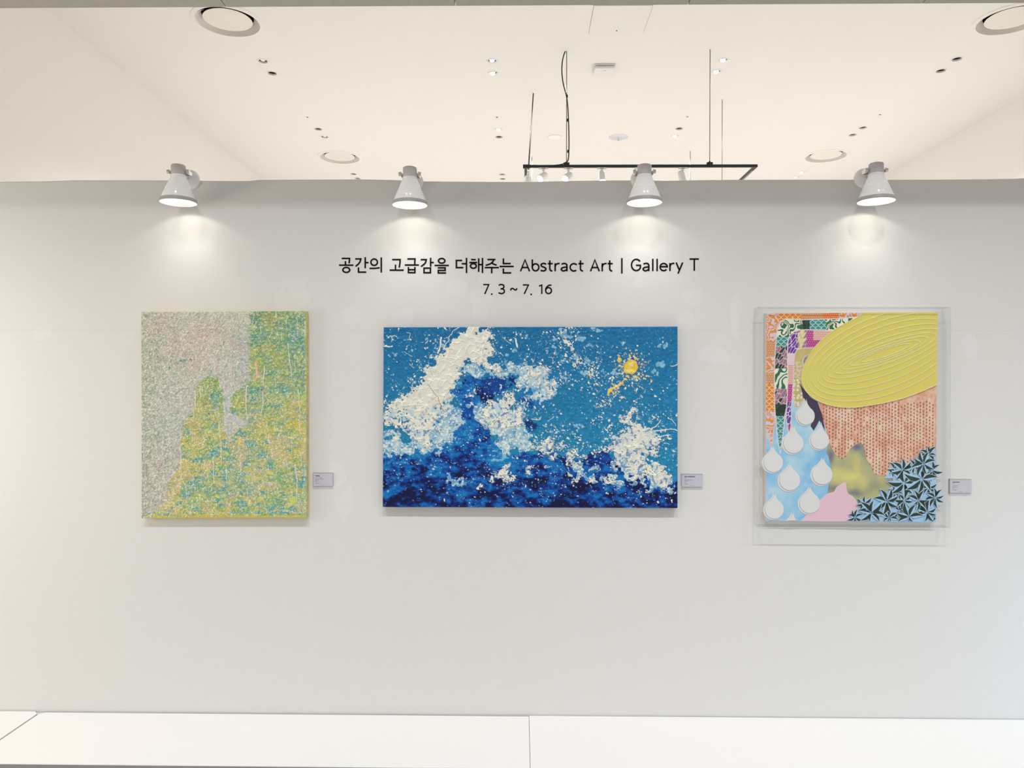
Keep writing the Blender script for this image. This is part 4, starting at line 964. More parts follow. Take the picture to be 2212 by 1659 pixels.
# ------------------------------------------------------------------ the yellow-green painting with the faint standing figure
def mist_sheet():
    s = Sheet(305, 672, 360, 447, 540, 670, 23)
    X, Y = s.X, s.Y
    q = lambda p: [((x - 85) / 3.319, (y - 78) / 3.319) for x, y in p]
    step = lambda d, w=1.0: np.clip(d / w + 0.5, 0, 1)
    n40, n16, n7, n3 = s.noise(44, 3), s.noise(18, 2), s.noise(8, 2), s.noise(3.4, 2)
    hz, hz2 = s.noise(10, 2, 2.2), s.noise(6, 2, 2.4)
    def field(pts):
        num = 0; den = 0
        for x, y, c in pts:
            (x, y), = q([(x, y)]); w = 1.0 / ((X - x) ** 2 + (Y - y) ** 2 + 350) ** 1.7
            num = num + w[..., None] * rgb(*c); den = den + w
        return num / den[..., None]
    A = field([(120, 110, (158, 166, 148)), (400, 110, (186, 184, 172)), (700, 110, (190, 190, 172)), (830, 130, (186, 190, 168)), (120, 300, (156, 164, 136)), (300, 300, (178, 172, 158)), (480, 280, (196, 174, 164)), (700, 300, (192, 182, 170)), (830, 330, (160, 176, 180)),
               (120, 500, (160, 166, 138)), (300, 480, (170, 172, 160)), (480, 480, (184, 180, 170)), (700, 480, (188, 186, 178)), (830, 520, (164, 180, 180)), (120, 760, (158, 164, 144)), (300, 700, (172, 178, 172)), (420, 700, (186, 178, 172)), (740, 620, (178, 190, 190)), (720, 800, (176, 188, 190)), (720, 950, (184, 186, 180)),
               (120, 950, (150, 162, 148)), (300, 920, (160, 172, 168)), (260, 1050, (178, 172, 166)), (120, 1150, (150, 154, 142)), (250, 1250, (180, 176, 164)), (120, 1400, (164, 160, 152)), (180, 1500, (172, 168, 160))])
    B = field([(900, 110, (82, 138, 116)), (1020, 140, (146, 150, 86)), (1200, 110, (92, 146, 116)), (900, 260, (96, 150, 118)), (1120, 260, (72, 148, 132)), (1230, 260, (104, 158, 140)), (940, 420, (150, 162, 84)), (1060, 400, (150, 164, 84)), (1200, 450, (110, 154, 116)), (900, 560, (150, 164, 92)), (1080, 560, (134, 158, 98)), (1230, 560, (128, 160, 120)),
               (930, 660, (66, 148, 160)), (1120, 640, (104, 156, 132)), (1220, 720, (182, 178, 52)), (800, 740, (158, 166, 84)), (900, 860, (70, 152, 158)), (1050, 830, (150, 164, 110)), (960, 880, (190, 178, 70)), (1100, 920, (198, 178, 88)), (1210, 960, (196, 180, 42)), (800, 1000, (208, 178, 112)), (980, 1020, (192, 180, 56)), (1080, 1020, (120, 164, 130)), (1200, 1140, (188, 178, 50)),
               (820, 1120, (76, 152, 150)), (960, 1130, (96, 158, 150)), (1130, 1170, (150, 170, 102)), (920, 1240, (206, 182, 146)), (780, 1240, (104, 158, 130)), (1060, 1300, (128, 166, 128)), (1220, 1320, (110, 164, 140)), (700, 1360, (84, 150, 148)), (820, 1400, (90, 156, 150)), (1100, 1400, (100, 162, 150)), (1200, 1500, (92, 158, 160)), (1180, 1420, (178, 186, 80)), (940, 1500, (150, 168, 96)), (700, 1500, (166, 174, 84)), (500, 1500, (150, 166, 98)), (300, 1530, (172, 174, 66)), (560, 1450, (130, 160, 112)),
               (400, 1360, (92, 150, 132)), (300, 1400, (176, 172, 108)), (430, 1220, (182, 164, 100)), (560, 1200, (120, 158, 118)), (650, 1150, (110, 158, 120)), (450, 1080, (168, 168, 74)), (560, 980, (136, 158, 92)), (420, 950, (158, 162, 84)), (650, 900, (146, 162, 106)), (520, 850, (132, 154, 88)), (460, 800, (170, 166, 104)), (600, 760, (128, 158, 100)), (560, 570, (150, 162, 72)), (540, 650, (112, 148, 84)), (640, 650, (70, 140, 112)), (600, 700, (92, 146, 96)), (620, 590, (156, 166, 84)), (350, 1300, (150, 160, 100))])
    bound = q([(868, 20), (866, 300), (868, 570), (800, 640), (735, 690), (735, 800), (790, 850), (860, 850), (840, 900), (740, 960), (700, 1015), (690, 900), (688, 730), (672, 690), (668, 630), (630, 550), (590, 538), (540, 555), (492, 590), (478, 640), (482, 740), (435, 815), (390, 900), (372, 1000), (370, 1180), (290, 1300), (250, 1450), (150, 1535), (60, 1550), (60, 1620), (1340, 1620), (1340, 20)])
    mB = step(s.sd(bound) + (n7 - 0.5) * 9 + (n3 - 0.5) * 5, 5)
    s.C[:] = A; s.put(mB, B)
    # broken colour: dabs of teal, ochre and lime in the green part, chalky greys in the misty part
    low = np.clip((Y - 150) / 120, 0, 1)
    s.put(mB * step((hz - 0.60) * 26, 2) * (0.35 + 0.5 * low), rgb(62, 150, 156)); s.put(mB * step((hz2 - 0.62) * 26, 2) * (0.25 + 0.3 * low), rgb(196, 184, 66)); s.put(mB * step((n16 - 0.64) * 22, 3) * 0.4, rgb(176, 186, 92))
    s.put(mB * step((s.noise(7, 2, 2.0) - 0.68) * 26, 2) * 0.55, rgb(110, 160, 100)); s.put(mB * step((s.noise(26, 2) - 0.68) * 16, 3) * low * 0.45, rgb(214, 178, 130))
    mA = 1 - mB
    s.put(mA * step((n7 - 0.62) * 20, 3) * 0.30, rgb(150, 168, 156)); s.put(mA * step((s.noise(9, 2) - 0.62) * 20, 3) * 0.35, rgb(204, 196, 188)); s.put(mA * step((n40 - 0.66) * 14, 3) * 0.35 * (Y < 170), rgb(198, 166, 158)); s.put(mA * step((s.noise(5, 2) - 0.70) * 26, 2) * 0.35, rgb(140, 156, 132))
    f1, f2, f3 = s.noise(2.6, 2, 1.2), s.noise(2.0, 1), s.noise(3.6, 2)
    grey = s.C.mean(-1, keepdims=True); s.C = s.C * (1 - 0.14 * mA[..., None]) + grey * 0.14 * mA[..., None]
    s.put(np.clip((f1 - 0.55) * 2.6, 0, 0.75) * (0.42 + 0.12 * mA), rgb(230, 226, 198)); s.put(np.clip((0.46 - f2) * 2.4, 0, 0.5) * 0.40, rgb(92, 124, 104) * 0.9)
    s.put(np.clip((f3 - 0.64) * 3.0, 0, 0.7) * 0.38, rgb(216, 212, 190))
    # weave and drips show the grain
    s.Z += (n3 - 0.5) * 0.0022 + (f1 - 0.5) * 0.0026 + (f3 - 0.5) * 0.0016 + np.sin(X * 2.2) * 0.00010
    for x, y, w, h, c in ((400, 430, 22, 5, (70, 130, 120)), (450, 425, 14, 4, (92, 100, 80)), (290, 480, 4, 12, (80, 140, 140)), (300, 430, 3, 10, (120, 140, 120)), (690, 1360, 12, 14, (52, 138, 158)), (510, 215, 5, 5, (90, 140, 130)), (930, 640, 16, 18, (60, 146, 166)), (1110, 650, 12, 18, (62, 146, 156)), (685, 305, 4, 10, (96, 150, 140)), (1180, 1490, 20, 8, (64, 150, 172)), (1130, 960, 8, 10, (84, 156, 168))):
        (x, y), = q([(x, y)])
        for k in range(12): s.dot(x + s.r.randn() * w * 0.22, y + s.r.randn() * h * 0.22, w * 0.05 + 0.6, h * 0.05 + 0.5, s.r.rand() * 3, rgb(*c), 0.0004)
    # crust of little blobs
    dens = 0.55 + 0.9 * np.clip((n16 - 0.4) * 2, 0, 1) + 0.5 * mB * low
    xs_, ys_ = s.scatter(dens, 6500)
    for x, y in zip(xs_, ys_):
        i, j = min(s.H - 1, int(y * s.k)), min(s.W - 1, int(x * s.k)); g = mB[i, j] > 0.5
        r = 0.45 + 0.85 * s.r.rand() ** 2.5; k = s.r.rand()
        c = (rgb(228, 226, 150) if k < 0.5 else (rgb(232, 220, 206) if k < 0.86 else rgb(226, 170, 168))) if g else (rgb(222, 218, 198) if k < 0.8 else (rgb(226, 214, 210) if k < 0.93 else rgb(220, 156, 156)))
        f = 0.55 + 0.45 * s.r.rand(); base = s.C[i, j]
        s.dot(x, y, r * (1 + 1.2 * s.r.rand() ** 3), r, s.r.rand() * 3.1, base * (1 - f) + c * f, 0.0018)
    for (x, y, c) in [(930, 520, 0), (925, 490, 0), (920, 560, 0), (390, 460, 1), (395, 470, 1), (250, 430, 1), (325, 780, 2), (325, 800, 2), (540, 1250, 0), (550, 1240, 0), (470, 605, 2), (930, 640, 3), (960, 640, 3), (575, 810, 3), (205, 400, 3), (210, 1195, 1), (250, 1215, 1), (220, 1150, 1), (640, 1150, 1), (600, 855, 1), (735, 295, 2), (770, 410, 1), (640, 470, 1), (468, 325, 1), (700, 355, 1), (350, 370, 1), (960, 510, 0), (550, 275, 0), (560, 730, 0)]:
        (x, y), = q([(x, y)]); s.dot(x, y, 1.4 + s.r.rand() * 1.4, 1.0 + 0.6 * s.r.rand(), 1.2 * s.r.randn(), rgb(*((232, 168, 166), (214, 134, 142), (226, 122, 140), (150, 60, 80))[c]), 0.0018)
    # long drips
    wh = rgb(230, 214, 208)
    for x0, y0, x1, y1, r in ((1150, 310, 1175, 550, 1.2), (1198, 430, 1200, 520, 0.9), (850, 620, 845, 740, 2.1), (845, 740, 858, 860, 1.0), (985, 470, 970, 590, 1.3), (965, 650, 972, 720, 1.2), (972, 720, 955, 830, 1.1), (1225, 640, 1236, 800, 1.4), (1236, 800, 1234, 975, 1.1), (1238, 1080, 1250, 1190, 1.0), (1200, 1185, 1216, 1300, 1.6), (1216, 1300, 1212, 1450, 1.3),
                              (690, 720, 695, 860, 1.0), (695, 860, 705, 930, 0.8), (650, 870, 664, 1050, 1.0), (664, 1050, 668, 1180, 1.0), (608, 1125, 612, 1310, 1.3), (700, 1180, 705, 1310, 1.1), (370, 980, 374, 1120, 0.9), (374, 1120, 376, 1280, 1.3), (480, 640, 478, 770, 1.2), (516, 610, 515, 700, 1.1), (470, 780, 462, 870, 1.0), (1010, 960, 1016, 1070, 1.5), (1030, 1060, 1034, 1130, 1.1), (1000, 880, 992, 920, 1.0), (1130, 1130, 1150, 1210, 1.1), (806, 1110, 806, 1250, 1.0), (850, 1350, 858, 1440, 1.0), (925, 1480, 928, 1555, 0.9), (360, 1420, 362, 1520, 0.8), (225, 1400, 220, 1530, 0.9), (155, 1430, 157, 1558, 0.9), (165, 1050, 168, 1170, 0.9), (240, 980, 243, 1110, 0.8), (285, 950, 288, 1030, 0.7), (115, 1150, 112, 1270, 0.7), (195, 680, 193, 830, 0.6), (625, 470, 620, 520, 0.9), (650, 560, 668, 640, 1.0), (690, 580, 686, 680, 1.0), (740, 430, 742, 560, 0.7), (1216, 110, 1218, 260, 0.9), (1064, 80, 1066, 130, 0.9), (1105, 230, 1106, 290, 0.9), (955, 190, 958, 240, 1.0), (1140, 110, 1142, 170, 0.8), (900, 120, 892, 190, 0.8), (450, 1490, 440, 1540, 1.2), (450, 1490, 470, 1480, 1.0), (415, 1330, 412, 1450, 0.8), (1056, 540, 1058, 620, 0.8), (1095, 740, 1094, 820, 0.7), (545, 960, 546, 1010, 0.8), (890, 1260, 896, 1340, 0.9), (940, 1330, 944, 1400, 0.8), (565, 1200, 570, 1270, 1.3), (1176, 960, 1178, 1060, 0.7), (760, 590, 768, 640, 0.8), (455, 930, 457, 1010, 0.9), (1180, 290, 1192, 300, 1.6), (1145, 665, 1148, 700, 1.1), (1008, 1180, 1010, 1220, 1.2)):
        nn = max(4, int((y1 - y0) / 16)); p = q([(x0 + (x1 - x0) * k / nn + s.r.randn() * 2.0, y0 + (y1 - y0) * k / nn) for k in range(nn + 1)])
        s.line(p, [max(0.2, r * 0.62 * (0.6 + 0.7 * s.r.rand())) for _ in p], wh * (0.92 + 0.08 * s.r.rand()), 0.0020, 0.8, 0.85)
    p = q([(918, 455), (924, 500), (928, 545), (912, 580)]); s.line(p, [1.9, 2.3, 1.8, 0.7], rgb(230, 172, 168), 0.002, 1.2, 0.85)
    for k in range(260):
        x, y = s.r.rand() * 355 + 2, s.r.rand() * 440 + 3; L = 2.5 + 6 * s.r.rand() ** 2; a = s.r.rand() * 6.28 if y < 210 else 1.3 + 0.6 * s.r.rand()
        s.line([(x, y), (x + L * math.cos(a), y + L * math.sin(a))], 0.3 + 0.35 * s.r.rand(), wh if s.r.rand() < 0.75 else rgb(228, 176, 172), 0.0015)
    for x, y, rx, ry, c in ((1185, 1440, 30, 36, (190, 196, 104)), (1020, 1240, 34, 16, (196, 200, 100)), (870, 1450, 12, 26, (206, 210, 126)), (570, 1230, 10, 26, (176, 196, 92)), (640, 1410, 22, 10, (206, 206, 90)), (955, 1420, 20, 10, (206, 206, 100)), (775, 910, 12, 6, (212, 214, 110)), (745, 870, 10, 6, (206, 208, 100))):
        (x, y), = q([(x, y)])
        s.dot(x, y, rx / 3.319 * 0.8, ry / 3.319 * 0.8, 0.3, rgb(*c), 0.0014, 1.5)
    # bottom and right edges where the ground colour is bare
    s.put(step(Y - 442 + (n7 - 0.5) * 6, 2) * (X > 30) * 0.8, rgb(196, 178, 60)); s.put(step(X - 358.2 + (n3 - 0.5) * 2, 2) * 0.5, rgb(160, 196, 190)); s.put(step((X - 354) - np.abs(n40 - 0.55) * 60, 2) * 0.5, rgb(226, 216, 200))
    return s

t = thing('mist_painting', 'yellow-green and grey dripped painting with a faint standing figure', 'painting', (P(485, 896).x, 0, P(485, 896).z), world=True)
MC = [(305.5, 673.5), (661.5, 672), (662, 1118.5), (306.5, 1119.5)]
M['mist_edge'] = mat('ochre_edge', tuple(np.array(lin((216, 196, 110)))), 0.5, noise=0.5, nscale=45)
YM = -0.031
stretcher('canvas', MC, -0.0005, YM + 0.0006, M['mist_edge'], t)
relief('painted_face', mist_sheet(), MC, YM, M['glossy_paint'], t)

# ------------------------------------------------------------------ the cased collage
YC = -0.030                      # face of its panel
CC = [(1655, 676.5), (2024.5, 674.5), (2021, 1128.5), (1653, 1124.5)]
d6 = lambda p: [(1610 + x / 4.809, 640 + y / 4.809) for x, y in p]
d7 = lambda p: [(1610 + x / 4.809, 900 + y / 4.809) for x, y in p]
d8 = lambda p: [(1640 + x / 7.54, 660 + y / 7.54) for x, y in p]
STRIP2 = d8([(1560, 195), (1200, 215), (700, 228), (520, 216), (430, 216), (360, 250), (300, 340), (276, 480), (262, 680), (248, 900), (246, 1200), (250, 1659)]) + d6([(303, 1100), (312, 1240)]) + d7([(316, 0), (328, 150), (345, 290), (367, 385), (384, 250), (402, 110), (408, 0)]) + d8([(445, 1659), (455, 1450), (462, 1200), (458, 900), (458, 700), (462, 560), (500, 470), (560, 425), (640, 398), (760, 390), (900, 396), (1260, 405)])
STRIP3 = d8([(1300, 402), (900, 396), (760, 390), (640, 398), (560, 425), (500, 470), (462, 560), (458, 700), (458, 900), (462, 1200), (455, 1450), (445, 1659)]) + d6([(428, 1180), (424, 1280)]) + d7([(420, 0), (440, 110), (455, 180), (474, 110), (480, 0)]) + d8([(522, 1659), (538, 1480), (550, 1260), (558, 1000), (572, 790), (610, 720), (690, 692), (900, 682)])
STRIP4 = d8([(900, 682), (690, 692), (610, 720), (572, 790), (558, 1000), (550, 1260), (545, 1470), (570, 1560), (590, 1659), (640, 1659), (740, 1500), (712, 1420), (700, 1300), (760, 1200), (900, 900)])
STRIP1 = [(1640, 660)] + d6([(1300, 60)]) + d8([(1560, 195), (1200, 215), (700, 228), (520, 216), (430, 216), (360, 250), (300, 340), (276, 480), (262, 680), (248, 900), (246, 1200), (250, 1659)]) + d6([(300, 1100), (312, 1240)]) + d7([(308, 60), (290, 170), (278, 300), (268, 300), (250, 230), (215, 120)]) + [(1640, 920)]
HAIR = d6([(560, 900), (600, 955), (680, 1055), (750, 1095), (800, 1230), (822, 1346)]) + d7([(830, 150), (800, 90), (770, 40), (745, 90), (712, 148), (680, 100)]) + d6([(705, 1240), (690, 1180), (640, 1110), (612, 1060), (600, 1060), (590, 1000)])
PEACH = d6([(700, 900), (760, 1100), (785, 1180), (815, 1300)]) + d7([(800, 0), (835, 120), (866, 230), (880, 280), (902, 335), (930, 380), (965, 425), (1005, 440), (1040, 425), (1062, 390), (1100, 325), (1150, 290), (1200, 275), (1225, 290), (1245, 350), (1262, 440), (1320, 530), (1345, 590), (1400, 612), (1500, 660), (1700, 700), (2100, 700), (2100, -100)]) + d6([(2100, 800)])
MOUNT = d7([(846, 370), (862, 290), (882, 276), (902, 335), (930, 380), (965, 425), (1005, 440), (1040, 425), (1062, 390), (1100, 325), (1150, 290), (1200, 272), (1228, 290), (1245, 350), (1262, 440), (1320, 530), (1345, 590), (1400, 612), (1520, 620), (1560, 700), (1480, 780), (1380, 860), (1250, 880), (1150, 900), (1000, 860), (860, 800), (880, 660), (905, 600), (885, 480), (866, 410)])
PINK = d7([(560, 1140), (580, 1085), (640, 1030), (700, 960), (770, 880), (850, 805), (930, 782), (952, 735), (1000, 702), (1030, 680), (1052, 688), (1058, 760), (1075, 800), (1120, 825), (1160, 868), (1190, 940), (1300, 980), (1300, 1140)])

def collage_sheet():
    s = Sheet(1653, 674.5, 371, 454, 556, 680, 37)
    s.X, s.Y = np.meshgrid(np.linspace(1654, 2023, s.W), np.linspace(675.5, 1126.5, s.H)); X, Y = s.X, s.Y
    s.ox, s.oy = 1654, 675.5
    step = lambda d, w=0.8: np.clip(d / w + 0.5, 0, 1)
    n30, n12, n5 = s.noise(36, 3), s.noise(14, 2), s.noise(5, 2)
    # sky of the lower left
    s.C[:] = rgb(118, 182, 222) * (1 - n30[..., None]) + rgb(176, 212, 238) * n30[..., None]
    s.put(np.clip((n12 - 0.5) * 0.8, 0, 0.4) * 0.6, rgb(206, 224, 240))
    def vor(sc, jit=0.9):
        """cells: nearest and second nearest seed distance, and cell id"""
        gx, gy = X / sc, Y / sc; ix, iy = np.floor(gx), np.floor(gy); d1 = np.full(X.shape, 9.0); d2 = d1.copy(); cid = np.zeros(X.shape)
        for a in (-1, 0, 1):
            for b in (-1, 0, 1):
                cx, cy = ix + a, iy + b; h = np.sin(cx * 127.1 + cy * 311.7) * 43758.5453; hx = h - np.floor(h); h = np.sin(cx * 269.5 + cy * 183.3) * 43758.5453; hy = h - np.floor(h)
                d = np.hypot(gx - cx - 0.5 - (hx - 0.5) * jit, gy - cy - 0.5 - (hy - 0.5) * jit)
                m = d < d1; d2 = np.where(m, d1, np.minimum(d2, d)); cid = np.where(m, hx, cid); d1 = np.where(m, d, d1)
        return d1, d2, cid
    def zebra(freq, warp, seed_sc, st=1.0):
        n = s.noise(seed_sc, 2, st); return np.sin((X * 0.5 + Y * 0.35) * freq + (n - 0.5) * warp)
    v9 = vor(8.0, 0.6); v7 = vor(7.0, 0.9)
    def scales(c1, c2, line):
        # overlapping round scales
        r = 6.2; row = np.floor(Y / (r * 0.95)); xx = X + (row % 2) * r; cx = (np.floor(xx / (2 * r)) + 0.5) * 2 * r; cy = row * r * 0.95
        d = np.hypot(xx - cx, Y - cy) / r; g = np.clip((Y - cy) / r, 0, 1)
        c = rgb(*c1) * (1 - g[..., None]) + rgb(*c2) * g[..., None]; ln = (np.abs(d - 0.98) < 0.085)[..., None]
        return np.where(ln, rgb(*line), np.where((d > 1.06)[..., None], rgb(*c1) * 0.9, c))
    def dots(bg_, dc, sp, r):
        row = np.floor(Y / sp); xx = X + (row % 2) * sp / 2; d = np.hypot((xx % sp) - sp / 2, (Y % sp) - sp / 2); return np.where((d < r)[..., None], rgb(*dc), rgb(*bg_))
    def stripes(z, c1, c2, th=0.0, line=None): return np.where((z > th)[..., None], rgb(*c1), rgb(*c2))
    def leaves(c1, c2, line, st=0.5):
        Xo, Yo = s.X, s.Y
        a = 0.5; u = (Xo * math.cos(a) + Yo * math.sin(a)); w = (-Xo * math.sin(a) + Yo * math.cos(a))
        s_ = 10.0; gx, gy = u / (s_ * 0.62), w / (s_ * 1.5); ix, iy = np.floor(gx), np.floor(gy); d1 = np.full(Xo.shape, 9.0); d2 = d1.copy(); cid = np.zeros(Xo.shape)
        for p in (-1, 0, 1):
            for b in (-1, 0, 1):
                cx, cy = ix + p, iy + b; h = np.sin(cx * 97.1 + cy * 211.7) * 43758.5453; hx = h - np.floor(h); h = np.sin(cx * 169.5 + cy * 83.3) * 43758.5453; hy = h - np.floor(h)
                d = np.hypot(gx - cx - 0.5 - (hx - 0.5) * 0.7, gy - cy - 0.5 - (hy - 0.5) * 0.9); m = d < d1; d2 = np.where(m, d1, np.minimum(d2, d)); cid = np.where(m, hx, cid); d1 = np.where(m, d, d1)
        c = np.where((cid > 0.55)[..., None], rgb(*c1), rgb(*c2)); return np.where((d2 - d1 < 0.12)[..., None], rgb(*line), c)
    zo = zebra(0.55, 22, 16); zg = zebra(0.62, 20, 15); zg2 = zebra(0.95, 15, 22)
    orange_z = stripes(zo, (238, 138, 52), (206, 200, 214), -0.1); orange_s = scales((226, 112, 20), (248, 160, 50), (246, 226, 190)); tan_d = dots((204, 142, 98), (238, 208, 176), 5.2, 0.8); red_d = dots((232, 106, 34), (248, 200, 150), 4.4, 1.0)
    green_z = stripes(zg, (28, 98, 62), (226, 224, 208), 0.0); teal_s = scales((40, 116, 124), (92, 176, 176), (196, 226, 206)); dark_l = leaves((16, 56, 40), (150, 112, 130), (214, 180, 190)); green_d = stripes(zg2, (12, 70, 40), (22, 40, 24), 0.2); gz2 = stripes(zg2, (30, 104, 66), (228, 226, 214), 0.25)
    purp_l = leaves((104, 26, 150), (96, 60, 150), (232, 210, 220)); lil_l = leaves((220, 214, 150), (158, 112, 148), (204, 170, 180)); mag_d = dots((178, 54, 134), (238, 190, 214), 4.6, 0.8); pinkd = dots((226, 186, 168), (182, 120, 138), 4.0, 1.15); pale = np.broadcast_to(rgb(224, 200, 208), s.C.shape)
    olive = np.broadcast_to(rgb(196, 176, 116), s.C.shape) * (0.92 + 0.16 * n12[..., None]); ol_d = np.where((v9[0] < 0.36)[..., None], rgb(226, 212, 200), rgb(186, 176, 108)); ol_p = np.where((v9[0] < 0.36)[..., None], rgb(186, 182, 116), rgb(218, 190, 172))
    def strip(poly, secs, line=(236, 190, 176), lw=0.9):
        d = s.sd(poly); m = step(d)
        for cond, tex in secs:
            mm = (m * cond)[..., None]; s.C = s.C * (1 - mm) + tex * mm
        s.put(step(lw - np.abs(d), 0.7), rgb(*line)); s.Z += m * 0.0003
    Yt = Y
    top1 = (Y < 691) & (X > 1668)
    strip(STRIP1, [(np.ones(X.shape), orange_z), (top1 & (X > 1681) & (X < 1730), orange_s), (top1 & (X >= 1730) & (X < 1776), tan_d), (top1 & (X >= 1776) & (X < 1811), red_d), (top1 & (X >= 1811), orange_z),
                   (~top1 & (Y > 736) & (Y < 770), tan_d), (~top1 & (Y > 806) & (Y < 829), tan_d), (~top1 & (Y >= 829) & (Y < 888), orange_s)])
    strip(STRIP4, [(np.ones(X.shape), olive), ((Y > 781) & (Y < 815), ol_p), (Y >= 815, ol_d)])
    strip(STRIP3, [(np.ones(X.shape), mag_d), (X < 1742, lil_l), ((X < 1742) & (Y < 764) & (X < 1722), purp_l), ((X > 1756) & (Y < 735), pinkd), ((Y > 756) & (X < 1723), purp_l), ((Y > 763) & (X < 1720), pale), ((Y > 788) & (X < 1716), pinkd), ((Y > 829) & (X < 1716), mag_d), ((Y > 868) & (X < 1716), purp_l), ((Y > 920) & (X < 1716), mag_d)], (232, 196, 206))
    strip(STRIP2, [(np.ones(X.shape), green_z), ((X > 1733) & (X < 1748) & (Y < 714), green_d), ((X >= 1748) & (X < 1784) & (Y < 714), teal_s), ((X >= 1784) & (Y < 714), green_z), ((Y > 727) & (X < 1704), teal_s), ((Y > 748) & (X < 1704), dark_l), ((Y > 796) & (X < 1704), gz2), ((Y > 840) & (X < 1704), dark_l), ((Y > 874) & (X < 1704), green_d), ((Y > 899) & (X < 1704), teal_s)], (226, 214, 214))
    d = s.sd(d8([(815, 800), (760, 815), (725, 850), (710, 900), (715, 960), (760, 960), (840, 860)])); s.put(step(d), rgb(24, 18, 70)); s.put(step(0.8 - np.abs(d)), rgb(226, 214, 214)); s.put(step(d) * step(np.abs(v7[0] - 0.5) < 0.05) * 0.9, rgb(190, 180, 200))
    # the peach ground with its columns of dark drops
    mp = step(s.sd(PEACH)); nv = s.noise(60, 4, 0.14); nw = s.noise(20, 3); pc = rgb(216, 158, 128) * (1 - nw[..., None]) + rgb(232, 198, 176) * nw[..., None]; q_ = np.clip((nv - 0.50) * 2.2, 0, 0.55)[..., None]; pc = pc * (1 - q_) + rgb(206, 134, 104) * q_; q_ = np.clip((n5 - 0.62) * 2.0, 0, 0.4)[..., None]; pc = pc * (1 - q_) + rgb(236, 208, 190) * q_
    hr = np.clip(1 - (X - 1772 - (Y - 870) * 0.10) / 26, 0, 1)[..., None] * 0.6; pc = pc * (1 - hr) + rgb(214, 122, 84) * hr; s.put(mp, pc)
    colx = 1790.0; j = 0
    for c in range(36):
        x = 1779 + c * 6.75; 
        for r in range(50):
            y = 868 + r * 7.35 + (c * 3.1) % 7.3 + s.r.randn() * 0.5
            if s.r.rand() < 0.05: continue
            i_, j_ = int((y - 675.5) * s.k), int((x - 1654) * s.k)
            if 0 <= i_ < s.H - 2 and 0 <= j_ < s.W - 2 and mp[i_, j_] > 0.9:
                s.line([(x, y - 2.6), (x, y + 0.6)], [0.25, 1.35], rgb(122, 72, 62), 0.0007)
    # the painted hill
    mm = step(s.sd(MOUNT)); d = s.sd(MOUNT)
    hc = rgb(176, 174, 128) * (1 - n12[..., None]) + rgb(196, 190, 120) * n12[..., None]
    for x, y, rx, ry, c, a in ((1795, 985, 9, 22, (98, 100, 130), 0.9), (1852, 965, 16, 12, (100, 104, 136), 1.0), (1868, 975, 8, 26, (128, 136, 132), 0.7), (1800, 1055, 20, 10, (112, 112, 128), 0.9), (1850, 1065, 22, 10, (112, 116, 132), 0.9), (1890, 1050, 20, 16, (140, 142, 128), 0.7), (1840, 1030, 22, 12, (214, 206, 122), 0.9), (1805, 1025, 14, 18, (208, 202, 128), 0.8), (1880, 1000, 10, 20, (148, 152, 132), 0.6), (1925, 1035, 12, 12, (130, 134, 150), 0.8), (1820, 1000, 16, 12, (150, 156, 134), 0.6), (1868, 1040, 10, 16, (206, 198, 122), 0.6)):
        w = np.exp(-((X - x) / rx) ** 2 - ((Y - y) / ry) ** 2) * a; w = np.clip(w + (n5 - 0.5) * 0.25 * w, 0, 1)[..., None]; hc = hc * (1 - w) + rgb(*c) * w
    s.put(mm, hc); s.put(mm * step(0.8 - np.abs(d)) * 0.5, rgb(80, 84, 100))
    s.put(step(s.sd(PINK)), rgb(228, 190, 204)); s.put(step(s.sd(PINK)) * step(1.0 - np.abs(s.sd(PINK))) * 0.6, rgb(236, 206, 216))
    mh = step(s.sd(HAIR)); s.put(mh, rgb(62, 46, 78)); s.put(mh * (np.sin((X * 0.9 - Y * 0.42) * 1.9 + n12 * 5) > 0.55) * 0.5, rgb(34, 24, 50))
    s.Z += mp * 0.0002 + (n5 - 0.5) * 0.0002
    s.put(step(1.2 - np.minimum(X - 1654, Y - 675.5)) * (X < 1790) * 0.8, rgb(238, 170, 140))
    return s

t = thing('cased_collage', 'colourful collage panel with yellow oval and white drops in a clear case', 'painting', (P(1839, 900).x, 0, P(1839, 900).z), world=True)
M['collage_edge'] = mat('pale_panel_edge', (0.75, 0.70, 0.66), 0.6, noise=0.1, nscale=30)
stretcher('panel', CC, -0.0005, YC + 0.0006, M['collage_edge'], t)
relief('printed_ground', collage_sheet(), CC, YC, M['gouache'], t)

def cutout(name, polys, y0, y1, m, parent, bev=0.0):
    """flat pieces cut from card, standing between planes y0 (back) and y1 (front)"""
    b = bmesh.new()
    for p in polys:
        f = [b.verts.new(P(u, v, y1)) for u, v in p]; g = [b.verts.new(Vector((q.co.x, y0, q.co.z))) for q in f]
        b.faces.new(f); n = len(f)
        for i in range(n): b.faces.new((f[i], g[i], g[(i + 1) % n], f[(i + 1) % n]))
        b.faces.new(g[::-1])
    return part(name, b, m, parent)

